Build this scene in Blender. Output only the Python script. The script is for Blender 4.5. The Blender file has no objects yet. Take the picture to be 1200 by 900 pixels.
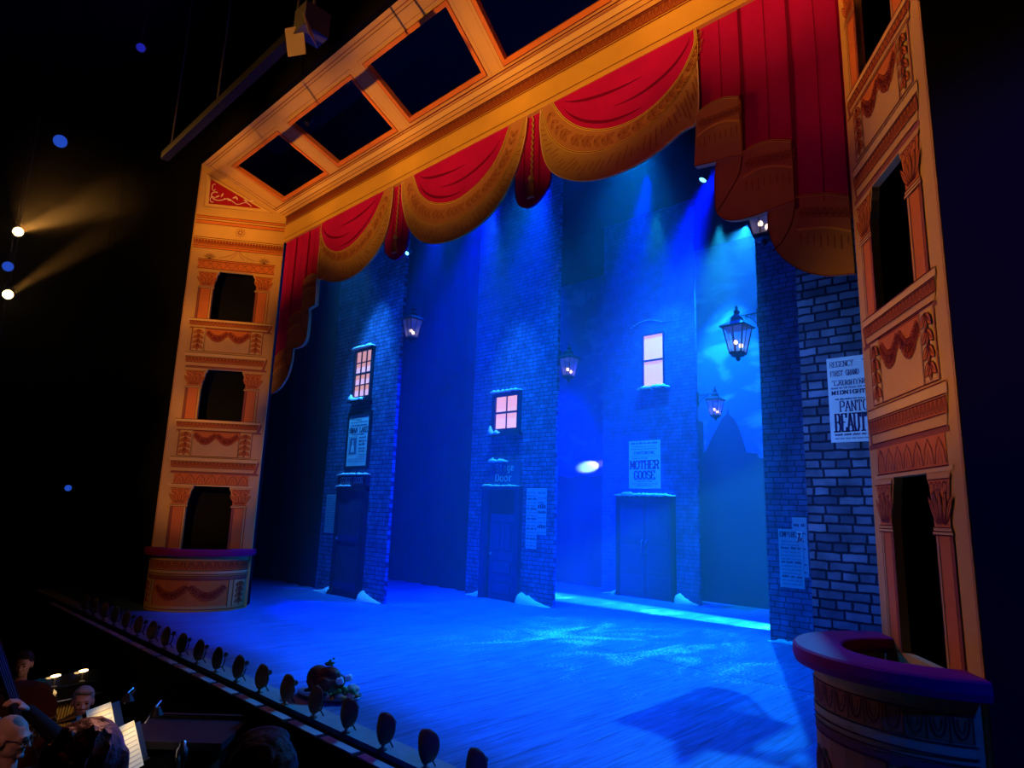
import bpy, bmesh, math, random
from mathutils import Vector, Matrix
from mathutils.geometry import tessellate_polygon
random.seed(7)
PI = math.pi
SC = bpy.context.scene
COL = SC.collection

# ------------------------------------------------------------------ camera
cam_d = bpy.data.cameras.new('camera'); cam = bpy.data.objects.new('camera', cam_d); COL.objects.link(cam)
cam_d.sensor_width = 36.0; cam_d.lens = 771.0 / 1200 * 36; cam_d.clip_start = 0.05; cam_d.clip_end = 200
f_ = 771.0
def _n(v): return v.normalized()
up_c = _n(Vector((134, -4021, f_)))
x_c = -_n(Vector((-818, 129, f_)))
x_c = _n(x_c - up_c * x_c.dot(up_c))
y_c = up_c.cross(x_c)
RT = Vector((x_c.x, y_c.x, up_c.x)); DN = Vector((x_c.y, y_c.y, up_c.y)); FW = Vector((x_c.z, y_c.z, up_c.z))
CAM = Vector((0, 0, 1.6))
M = Matrix((( RT.x, -DN.x, -FW.x, CAM.x), (RT.y, -DN.y, -FW.y, CAM.y), (RT.z, -DN.z, -FW.z, CAM.z), (0, 0, 0, 1)))
cam.matrix_world = M
SC.camera = cam

# ------------------------------------------------------------------ colour management, world
SC.view_settings.view_transform = 'Standard'; SC.view_settings.look = 'None'
SC.view_settings.exposure = 0.0; SC.view_settings.gamma = 1.0
SC.view_settings.use_curve_mapping = False
SC.cycles.volume_bounces = 0; SC.cycles.max_bounces = 6; SC.cycles.diffuse_bounces = 3
SC.cycles.use_denoising = True
SC.cycles.sample_clamp_indirect = 4.0
wd = bpy.data.worlds.new('world'); SC.world = wd; wd.use_nodes = True
wd.node_tree.nodes['Background'].inputs[0].default_value = (0.3, 0.3, 1.0, 1)
wd.node_tree.nodes['Background'].inputs[1].default_value = 0.0008

# ------------------------------------------------------------------ lights
def spot(name, loc, aim, color, power, angle, blend=0.5, radius=0.06):
    d = bpy.data.lights.new(name, 'SPOT'); o = bpy.data.objects.new(name, d); COL.objects.link(o)
    d.color = color; d.energy = power; d.spot_size = math.radians(angle); d.spot_blend = blend; d.shadow_soft_size = radius
    o.location = loc
    o.rotation_euler = (Vector(aim) - Vector(loc)).to_track_quat('-Z', 'Y').to_euler()
    return o
AMB = (1.0, 0.42, 0.075)
# front of house amber on the false proscenium
K = 1.42
for z_, zz_, pw_ in ((5.0, 0.75, 210), (4.0, 2.2, 640), (2.6, 3.8, 760), (3.0, 5.3, 850), (3.0, 6.8, 800)):
    spot('light_tower_left', (-2.5, -2.5, z_), (-10.75, 4.1, zz_), AMB, pw_*K, 13.5, 0.7)
for i, x in enumerate((-10.0, -7.9, -5.8, -3.7, -1.8)):
    spot('light_header', (x * 0.6 - 2.3, -4.5, 2.6), (x, 4.6, (6.45, 6.45, 6.45, 6.5, 6.8)[i]), AMB, (1300, 1700, 1900, 2100, 2000)[i]*K, 20, 1.0)
spot('light_tower_right_high', (-13.9, 1.75, 6.13), (-0.75, 4.15, 5.4), AMB, 2600*K, 13, 0.8, 0.05)
spot('light_amber_spill', (-13.9, 1.75, 6.13), (-6.0, 2.0, 5.7), AMB, 420*K, 30, 1.0, 0.05)
spot('light_canopy_right', (-13.9, 1.77, 4.98), (-2.0, 4.2, 6.9), AMB, 1500*K, 8.6, 0.8, 0.05)
spot('light_tower_right_mid', (-8.6, -0.6, 3.2), (-0.75, 4.15, 3.1), AMB, 620*K, 17, 0.8)
spot('light_tower_right_low', (-9.3, 3.0, 3.9), (-0.9, 4.3, 1.6), AMB, 270*K, 15, 0.8)
spot('light_box_right', (-8.5, 3.4, 1.2), (-1.5, 4.1, 0.35), (1.0, 0.30, 0.12), 30*K, 16, 1.0)
spot('light_valance_right', (-6.5, -3.0, 1.2), (-2.2, 4.85, 5.2), (1.0, 0.10, 0.25), 160*K, 22, 0.9)

DB = (0.0, 0.004, 1.0); MBL = (0.0, 0.10, 1.0); CY = (0.01, 0.44, 1.0); LB = (0.01, 0.30, 1.0)
G = 6.8
# overhead stage wash
for (x, y, pw, c, ang) in ((-9.6, 5.7, 190, MBL, 70), (-7.0, 5.7, 420, MBL, 75), (-4.4, 5.7, 420, MBL, 75),
                           (-7.4, 8.0, 330, (0, .20, 1), 60), (-5.2, 8.0, 430, (0, .22, 1), 60), (-9.8, 8.0, 120, MBL, 60)):
    spot('light_stage_wash', (x, y, 7.6), (x * .92 - .5, y - .4, 0), c, pw*G, ang, 0.9, 0.15)
# deep blue beams
for (x, y, ax, ay, pw, ang) in ((-8.2, 7.9, -9.0, 6.9, 1500, 34), (-7.3, 8.3, -7.0, 6.5, 1000, 30), (-5.0, 10.2, -7.6, 8.9, 1600, 34), (-6.0, 9.6, -8.4, 10.8, 1200, 32),
                                (-3.6, 9.9, -4.2, 9.0, 900, 36), (-10.2, 8.2, -10.8, 7.8, 350, 34), (-6.0, 11.2, -7.0, 11.9, 500, 50), (-10.0, 10.6, -10.4, 11.6, 500, 50), (-8.9, 10.1, -9.2, 11.2, 900, 34)):
    spot('light_deep_blue', (x, y, 7.7), (ax, ay, 0), DB, pw*1.7*G, ang*.92, 0.7, 0.08)
# specials on the painted houses
spot('light_house_near', (-9.9, 5.75, 7.0), (-10.25, 6.8, 3.3), (.03, .36, 1), 210*G, 36, 0.9)
spot('light_house_middle', (-8.2, 7.7, 7.2), (-8.6, 8.9, 3.0), (.02, .32, 1), 190*G, 34, 0.9)
spot('light_house_far', (-6.2, 10.2, 7.3), (-7.1, 11.5, 3.6), CY, 170*G, 50, 0.9)
spot('light_backcloth', (-5.55, 11.45, 7.25), (-6.0, 12.1, 4.0), CY, 420*G, 46, 0.8)
spot('light_side_shaft', (1.35, 10.35, 5.0), (-5.6, 10.12, 0.0), (0.02, 0.56, 1.0), 46000, 27, 0.4, 0.03)
spot('light_cloud', (-8.1, 11.75, 2.75), (-9.25, 12.3, 2.66), (0.9, 0.82, 1.0), 420*G, 12, 0.8, 0.02)
# high back light that throws the long shadow of the right hand house
spot('light_back', (-5.15, 11.75, 7.2), (-3.7, 6.2, 0), LB, 700*G, 52, 0.6, 0.03)
# blue from the house right boom
spot('light_house_boom', (4.7, 0.7, 6.0), (-2.9, 5.3, 0), (0.0, 0.02, 1.0), 330*G, 34, 0.7, 0.03)
# cool front light for the right hand bricks
spot('light_bricks', (-8.4, 0.2, 5.2), (-2.2, 7.6, 2.2), (0.13, 0.34, 1.0), 380*G, 24, 0.9)
# pit
spot('light_pit_blue', (-4.5, -1.0, 5.5), (-6.9, 2.0, -0.3), (0.15, 0.18, 1.0), 40, 10, 0.9)
spot('light_bass_blue', (-4.0, 0.2, 3.4), (-7.75, 1.60, -0.1), (0.05, 0.08, 1.0), 200, 5, 0.9)
spot('light_bass_player', (-5.2, 2.0, 1.6), (-7.9, 1.6, -0.05), (1.0, 0.40, 0.35), 2.5, 14, 0.9)
spot('light_pit_warm', (-2.6, -0.8, 3.0), (-5.4, 1.2, 0.2), (1.0, 0.42, 0.30), 60, 26, 0.9)
spot('light_piano', (-7.3, 2.3, 0.3), (-8.2, 2.02, -0.55), (1.0, 0.62, 0.22), 14, 36, 0.9)
spot('light_piano_lid', (-7.3, 2.55, 0.35), (-8.25, 2.2, -0.3), (1.0, 0.85, 0.6), 5, 30, 0.9, 0.03)
spot('light_players', (-5.0, 2.2, 1.2), (-7.4, 1.9, -0.3), (1.0, 0.5, 0.4), 16, 30, 0.9)
spot('light_stalls', (-4.6, 2.4, 2.8), (-1.9, 0.55, 1.0), (1.0, 0.38, 0.24), 260, 10, 0.9)

# ------------------------------------------------------------------ materials
MT = {}
def mat(name, col=(0.5, 0.5, 0.5), rough=0.6, metal=0.0, emit=None, es=0.0, noise=0.0, nscale=8.0, bump=0.0, spec=0.3, trans=0.0, alpha=1.0):
    m = bpy.data.materials.new(name); m.use_nodes = True
    nt = m.node_tree; b = nt.nodes['Principled BSDF']
    b.inputs['Base Color'].default_value = (*col, 1); b.inputs['Roughness'].default_value = rough
    b.inputs['Metallic'].default_value = metal; b.inputs['Specular IOR Level'].default_value = spec
    if emit: b.inputs['Emission Color'].default_value = (*emit, 1); b.inputs['Emission Strength'].default_value = es
    if trans: b.inputs['Transmission Weight'].default_value = trans
    if alpha < 1: b.inputs['Alpha'].default_value = alpha
    if noise > 0 or bump > 0:
        tc = nt.nodes.new('ShaderNodeTexCoord'); nz = nt.nodes.new('ShaderNodeTexNoise')
        nz.inputs['Scale'].default_value = nscale; nz.inputs['Detail'].default_value = 4
        nt.links.new(tc.outputs['Object'], nz.inputs['Vector'])
        if noise > 0:
            mx = nt.nodes.new('ShaderNodeMix'); mx.data_type = 'RGBA'
            mx.inputs[6].default_value = (*[c * (1 - noise) for c in col], 1)
            mx.inputs[7].default_value = (*[min(1, c * (1 + noise)) for c in col], 1)
            nt.links.new(nz.outputs['Fac'], mx.inputs[0]); nt.links.new(mx.outputs[2], b.inputs['Base Color'])
        if bump > 0:
            bp = nt.nodes.new('ShaderNodeBump'); bp.inputs['Strength'].default_value = bump; bp.inputs['Distance'].default_value = 0.01
            nt.links.new(nz.outputs['Fac'], bp.inputs['Height']); nt.links.new(bp.outputs[0], b.inputs['Normal'])
    MT[name] = m; return m
mat('gold', (0.80, 0.48, 0.09), 0.8, noise=0.12, nscale=3, spec=0.1)
mat('goldlight', (0.90, 0.60, 0.12), 0.8, spec=0.1)
mat('orange', (0.80, 0.24, 0.03), 0.8, noise=0.15, nscale=5, spec=0.1)
mat('leafred', (0.70, 0.15, 0.03), 0.9, spec=0.05)
mat('ink', (0.17, 0.025, 0.012), 0.9, spec=0.05)
mat('inksoft', (0.42, 0.13, 0.05), 0.9, spec=0.05)
mat('redpanel', (0.50, 0.012, 0.02), 0.8, spec=0.1)
mat('cream', (0.95, 0.75, 0.42), 0.8, spec=0.1)
mat('drape', (0.60, 0.006, 0.16), 0.85, noise=0.25, nscale=2.0, spec=0.1)
mat('drapedark', (0.22, 0.003, 0.06), 0.85, spec=0.05)
mat('drapegold', (0.62, 0.36, 0.10), 0.85, noise=0.15, nscale=6, spec=0.1)
mat('drapeorange', (0.62, 0.28, 0.10), 0.85, noise=0.12, nscale=6, spec=0.1)
mat('plush', (0.34, 0.006, 0.07), 0.6, spec=0.12, noise=0.1, nscale=12)
mat('black', (0.012, 0.012, 0.015), 0.9, spec=0.05)
mat('blackcloth', (0.010, 0.010, 0.014), 0.95, spec=0.02, noise=0.2, nscale=3)
mat('audwall', (0.012, 0.010, 0.014), 0.9, spec=0.05)
mat('iron', (0.015, 0.015, 0.02), 0.45, spec=0.4)
mat('snow', (0.88, 0.92, 0.95), 0.8, bump=0.8, nscale=40)
mat('darkwood', (0.07, 0.05, 0.07), 0.6, noise=0.3, nscale=10)
mat('woodpaint', (0.03, 0.05, 0.18), 0.6, noise=0.2, nscale=8)
mat('doorblue', (0.02, 0.03, 0.12), 0.6, noise=0.2, nscale=8)
mat('frameblack', (0.03, 0.025, 0.04), 0.5)
mat('signpaint', (0.03, 0.10, 0.22), 0.7)
mat('signletter', (0.95, 1.0, 0.95), 0.7)
mat('redsign', (0.22, 0.05, 0.10), 0.7)
mat('paper', (0.88, 0.95, 0.86), 0.85, noise=0.12, nscale=9)
mat('paperdim', (0.50, 0.56, 0.62), 0.85, noise=0.25, nscale=14)
mat('print', (0.05, 0.03, 0.10), 0.8)
mat('printred', (0.45, 0.03, 0.10), 0.8)
mat('printsoft', (0.20, 0.22, 0.30), 0.8)
mat('brass', (0.55, 0.36, 0.12), 0.35, metal=1.0)
mat('silver', (0.6, 0.6, 0.65), 0.3, metal=1.0)
mat('pane_a', (0.8, 0.6, 0.6), 0.5, emit=(0.90, 0.42, 0.40), es=0.75)
mat('pane_b', (0.8, 0.6, 0.6), 0.5, emit=(1.0, 0.48, 0.30), es=0.9)
mat('pane_c', (0.8, 0.6, 0.6), 0.5, emit=(0.88, 0.46, 0.50), es=0.85)
mat('lampglass', (0.6, 0.7, 0.9), 0.15, alpha=0.35, spec=0.5)
mat('bulb', (1, 0.8, 0.6), 0.4, emit=(1.0, 0.62, 0.42), es=6)
mat('bluelens', (0.1, 0.3, 1), 0.3, emit=(0.03, 0.14, 1.0), es=0.45)
mat('cyanlens', (0.1, 0.5, 1), 0.3, emit=(0.1, 0.5, 1.0), es=6)
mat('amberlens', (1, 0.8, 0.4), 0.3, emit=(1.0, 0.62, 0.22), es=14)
mat('shell', (0.20, 0.12, 0.07), 0.5, noise=0.3, nscale=30, bump=0.3, spec=0.4)
mat('edgestrip', (0.30, 0.32, 0.34), 0.8, noise=0.2, nscale=12)
mat('whitestrip', (0.42, 0.44, 0.48), 0.6, noise=0.15, nscale=20)
mat('roast', (0.16, 0.06, 0.03), 0.45, noise=0.4, nscale=20, bump=0.4, spec=0.4)
mat('leafgreen', (0.06, 0.30, 0.05), 0.6, noise=0.4, nscale=30)
mat('potato', (0.65, 0.55, 0.35), 0.6, noise=0.2, nscale=30)
mat('carrot', (0.7, 0.25, 0.04), 0.6)
mat('platter', (0.35, 0.33, 0.35), 0.35, metal=0.8)
mat('frill', (0.85, 0.85, 0.85), 0.8)
mat('lacquer', (0.006, 0.006, 0.008), 0.08, spec=0.7)
mat('strings', (0.75, 0.50, 0.14), 0.45, metal=0.6)
mat('sheet', (0.90, 0.80, 0.50), 0.8, emit=None)
mat('staves', (0.55, 0.46, 0.34), 0.8)
mat('skin', (0.62, 0.33, 0.24), 0.55, noise=0.1, nscale=20)
mat('skinpale', (0.72, 0.42, 0.34), 0.5, noise=0.1, nscale=20)
mat('shirtblack', (0.012, 0.012, 0.016), 0.9)
mat('hairgrey', (0.32, 0.30, 0.32), 0.7, bump=0.6, nscale=60)
mat('hairred', (0.13, 0.045, 0.03), 0.5, bump=0.8, nscale=50, spec=0.3)
mat('hairdark', (0.02, 0.015, 0.015), 0.6, bump=0.6, nscale=50)
mat('eye', (0.02, 0.015, 0.015), 0.3)
mat('varnish', (0.12, 0.035, 0.02), 0.25, spec=0.5)
mat('fingerboard', (0.06, 0.06, 0.09), 0.35, spec=0.4)
mat('ebony', (0.02, 0.02, 0.035), 0.4, spec=0.3)
mat('beamgrey', (0.005, 0.005, 0.011), 0.8, spec=0.1)
mat('foh', (0.05, 0.045, 0.05), 0.6)
mat('barn', (0.22, 0.15, 0.10), 0.5)

def brick_mat(name, bw, bh, c1, c2, mortar, rough=0.85, msize=0.012, bump=0.6):
    m = bpy.data.materials.new(name); m.use_nodes = True; nt = m.node_tree; b = nt.nodes['Principled BSDF']
    tc = nt.nodes.new('ShaderNodeTexCoord'); sep = nt.nodes.new('ShaderNodeSeparateXYZ'); cmb = nt.nodes.new('ShaderNodeCombineXYZ')
    nz = nt.nodes.new('ShaderNodeTexNoise'); nz.inputs['Scale'].default_value = 9; nz.inputs['Detail'].default_value = 3
    L = nt.links.new
    L(tc.outputs['Object'], sep.inputs[0]); L(sep.outputs[0], cmb.inputs[0]); L(sep.outputs[2], cmb.inputs[1])
    L(tc.outputs['Object'], nz.inputs['Vector'])
    va = nt.nodes.new('ShaderNodeVectorMath'); va.operation = 'MULTIPLY_ADD'
    L(nz.outputs['Color'], va.inputs[0]); va.inputs[1].default_value = (bh * .28,) * 3; L(cmb.outputs[0], va.inputs[2])
    br = nt.nodes.new('ShaderNodeTexBrick'); L(va.outputs[0], br.inputs['Vector'])
    br.inputs['Scale'].default_value = 1; br.inputs['Brick Width'].default_value = bw; br.inputs['Row Height'].default_value = bh
    br.inputs['Mortar Size'].default_value = msize; br.inputs['Mortar Smooth'].default_value = 0.3; br.inputs['Bias'].default_value = 0.0
    br.inputs['Color1'].default_value = (*c1, 1); br.inputs['Color2'].default_value = (*c2, 1); br.inputs['Mortar'].default_value = (*mortar, 1)
    br.offset = 0.5; br.squash = 0.62; br.squash_frequency = 3
    n2 = nt.nodes.new('ShaderNodeTexNoise'); n2.inputs['Scale'].default_value = 5; n2.inputs['Detail'].default_value = 5
    L(tc.outputs['Object'], n2.inputs['Vector'])
    rmp = nt.nodes.new('ShaderNodeMapRange'); rmp.inputs[1].default_value = .3; rmp.inputs[2].default_value = .7; rmp.inputs[3].default_value = .55; rmp.inputs[4].default_value = 1.3
    L(n2.outputs['Fac'], rmp.inputs[0])
    mul = nt.nodes.new('ShaderNodeVectorMath'); mul.operation = 'SCALE'; L(br.outputs['Color'], mul.inputs[0]); L(rmp.outputs[0], mul.inputs['Scale'])
    L(mul.outputs[0], b.inputs['Base Color'])
    inv = nt.nodes.new('ShaderNodeMath'); inv.operation = 'SUBTRACT'; inv.inputs[0].default_value = 1; L(br.outputs['Fac'], inv.inputs[1])
    bp = nt.nodes.new('ShaderNodeBump'); bp.inputs['Strength'].default_value = bump; bp.inputs['Distance'].default_value = 0.012
    L(inv.outputs[0], bp.inputs['Height']); L(bp.outputs[0], b.inputs['Normal'])
    b.inputs['Roughness'].default_value = rough; b.inputs['Specular IOR Level'].default_value = 0.15
    MT[name] = m
brick_mat('brick', 0.20, 0.075, (0.08, 0.12, 0.27), (0.13, 0.19, 0.38), (0.018, 0.028, 0.08), msize=0.008)
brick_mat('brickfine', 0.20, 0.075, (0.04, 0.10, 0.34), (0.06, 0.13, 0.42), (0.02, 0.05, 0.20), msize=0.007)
brick_mat('brickbig', 0.235, 0.088, (0.06, 0.08, 0.14), (0.22, 0.27, 0.36), (0.014, 0.016, 0.035), msize=0.012, bump=0.9)

def floor_mat():
    m = bpy.data.materials.new('stagefloor'); m.use_nodes = True; nt = m.node_tree; b = nt.nodes['Principled BSDF']; L = nt.links.new
    N = nt.nodes.new
    tc = N('ShaderNodeTexCoord')
    mp = N('ShaderNodeMapping'); mp.inputs['Scale'].default_value = (14, 0.9, 1); L(tc.outputs['Object'], mp.inputs[0])
    g = N('ShaderNodeTexNoise'); g.inputs['Scale'].default_value = 1.6; g.inputs['Detail'].default_value = 8; g.inputs['Distortion'].default_value = 1.2; L(mp.outputs[0], g.inputs['Vector'])
    r = N('ShaderNodeMapRange'); r.inputs[1].default_value = .25; r.inputs[2].default_value = .75; r.inputs[3].default_value = .16; r.inputs[4].default_value = .50; L(g.outputs['Fac'], r.inputs[0])
    # boards along the stage depth
    sep = N('ShaderNodeSeparateXYZ'); L(tc.outputs['Object'], sep.inputs[0])
    md = N('ShaderNodeMath'); md.operation = 'FRACT'; dv = N('ShaderNodeMath'); dv.operation = 'DIVIDE'; dv.inputs[1].default_value = 0.18
    L(sep.outputs[0], dv.inputs[0]); L(dv.outputs[0], md.inputs[0])
    ln = N('ShaderNodeMath'); ln.operation = 'LESS_THAN'; ln.inputs[1].default_value = 0.05; L(md.outputs[0], ln.inputs[0])
    sc = N('ShaderNodeMath'); sc.operation = 'MULTIPLY'; sc.inputs[1].default_value = -0.10; L(ln.outputs[0], sc.inputs[0])
    ad = N('ShaderNodeMath'); ad.operation = 'ADD'; L(r.outputs[0], ad.inputs[0]); L(sc.outputs[0], ad.inputs[1])
    # seam across the stage at y = 6.82
    sm = N('ShaderNodeMath'); sm.operation = 'COMPARE'; sm.inputs[1].default_value = 6.82; sm.inputs[2].default_value = 0.012; L(sep.outputs[1], sm.inputs[0])
    s2 = N('ShaderNodeMath'); s2.operation = 'MULTIPLY'; s2.inputs[1].default_value = -0.3; L(sm.outputs[0], s2.inputs[0])
    a2 = N('ShaderNodeMath'); a2.operation = 'ADD'; L(ad.outputs[0], a2.inputs[0]); L(s2.outputs[0], a2.inputs[1])
    # paper snow trodden into the boards
    fl = N('ShaderNodeTexNoise'); fl.inputs['Scale'].default_value = 34; fl.inputs['Detail'].default_value = 6; fl.inputs['Roughness'].default_value = .8; L(tc.outputs['Object'], fl.inputs['Vector'])
    mp2 = N('ShaderNodeMapping'); mp2.inputs['Scale'].default_value = (1.5, .8, 1); mp2.inputs['Location'].default_value = (.4, .9, 0); L(tc.outputs['Object'], mp2.inputs[0])
    bg = N('ShaderNodeTexNoise'); bg.inputs['Scale'].default_value = 1.0; bg.inputs['Detail'].default_value = 3; bg.inputs['Distortion'].default_value = 1.5; L(mp2.outputs[0], bg.inputs['Vector'])
    # distance from the trodden patch in the middle of the stage
    vs = N('ShaderNodeVectorMath'); vs.operation = 'SUBTRACT'; vs.inputs[1].default_value = (-5.0, 7.3, 0); L(tc.outputs['Object'], vs.inputs[0])
    vm = N('ShaderNodeVectorMath'); vm.operation = 'MULTIPLY'; vm.inputs[1].default_value = (.40, .55, 0); L(vs.outputs[0], vm.inputs[0])
    vl = N('ShaderNodeVectorMath'); vl.operation = 'LENGTH'; L(vm.outputs[0], vl.inputs[0])
    pr = N('ShaderNodeMapRange'); pr.inputs[1].default_value = 0.2; pr.inputs[2].default_value = 1.6; pr.inputs[3].default_value = .12; pr.inputs[4].default_value = -.05; L(vl.outputs['Value'], pr.inputs[0])
    s3 = N('ShaderNodeMath'); s3.operation = 'ADD'; L(fl.outputs['Fac'], s3.inputs[0]); L(pr.outputs[0], s3.inputs[1])
    bgm = N('ShaderNodeMapRange'); bgm.inputs[1].default_value = .35; bgm.inputs[2].default_value = .7; bgm.inputs[3].default_value = -.09; bgm.inputs[4].default_value = .09; L(bg.outputs['Fac'], bgm.inputs[0])
    s4 = N('ShaderNodeMath'); s4.operation = 'ADD'; L(s3.outputs[0], s4.inputs[0]); L(bgm.outputs[0], s4.inputs[1])
    ln_ = N('ShaderNodeMath'); ln_.operation = 'SUBTRACT'; ln_.inputs[1].default_value = 10.15; L(sep.outputs[1], ln_.inputs[0])  # extra snow white along the side light streak, brightening it in the colour
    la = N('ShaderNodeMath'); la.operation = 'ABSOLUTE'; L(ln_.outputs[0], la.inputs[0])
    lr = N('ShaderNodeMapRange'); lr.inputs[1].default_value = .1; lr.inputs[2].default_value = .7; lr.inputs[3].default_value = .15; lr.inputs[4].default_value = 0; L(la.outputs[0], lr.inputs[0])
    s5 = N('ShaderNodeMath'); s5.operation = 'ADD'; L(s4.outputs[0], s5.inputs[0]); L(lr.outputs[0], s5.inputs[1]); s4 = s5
    th = N('ShaderNodeMapRange'); th.inputs[1].default_value = .635; th.inputs[2].default_value = .675; L(s4.outputs[0], th.inputs[0])
    base = N('ShaderNodeCombineXYZ'); 
    for i, kk in enumerate((.20, .52, 1.15)):
        q = N('ShaderNodeMath'); q.operation = 'MULTIPLY'; q.inputs[1].default_value = kk; L(a2.outputs[0], q.inputs[0]); L(q.outputs[0], base.inputs[i])
    mx = N('ShaderNodeMix'); mx.data_type = 'RGBA'; L(th.outputs[0], mx.inputs[0]); L(base.outputs[0], mx.inputs[6]); mx.inputs[7].default_value = (1, 1, .95, 1)
    L(mx.outputs[2], b.inputs['Base Color'])
    bp = N('ShaderNodeBump'); bp.inputs['Strength'].default_value = .5; bp.inputs['Distance'].default_value = .01; L(g.outputs['Fac'], bp.inputs['Height']); L(bp.outputs[0], b.inputs['Normal'])
    b.inputs['Roughness'].default_value = .5; b.inputs['Specular IOR Level'].default_value = .35
    MT['stagefloor'] = m
floor_mat()

def sky_mat():
    m = bpy.data.materials.new('skycloth'); m.use_nodes = True; nt = m.node_tree; b = nt.nodes['Principled BSDF']; L = nt.links.new; N = nt.nodes.new
    tc = N('ShaderNodeTexCoord'); mp = N('ShaderNodeMapping'); mp.inputs['Scale'].default_value = (.9, 1, 1.5); L(tc.outputs['Object'], mp.inputs[0])
    n = N('ShaderNodeTexNoise'); n.inputs['Scale'].default_value = 1.7; n.inputs['Detail'].default_value = 6; n.inputs['Distortion'].default_value = .6; L(mp.outputs[0], n.inputs['Vector'])
    r = N('ShaderNodeMapRange'); r.inputs[1].default_value = .52; r.inputs[2].default_value = .66; L(n.outputs['Fac'], r.inputs[0])
    mx = N('ShaderNodeMix'); mx.data_type = 'RGBA'; L(r.outputs[0], mx.inputs[0]); mx.inputs[6].default_value = (.05, .14, .5, 1); mx.inputs[7].default_value = (.30, .36, .7, 1)
    L(mx.outputs[2], b.inputs['Base Color']); b.inputs['Roughness'].default_value = .9; b.inputs['Specular IOR Level'].default_value = .05
    MT['skycloth'] = m
sky_mat()

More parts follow.
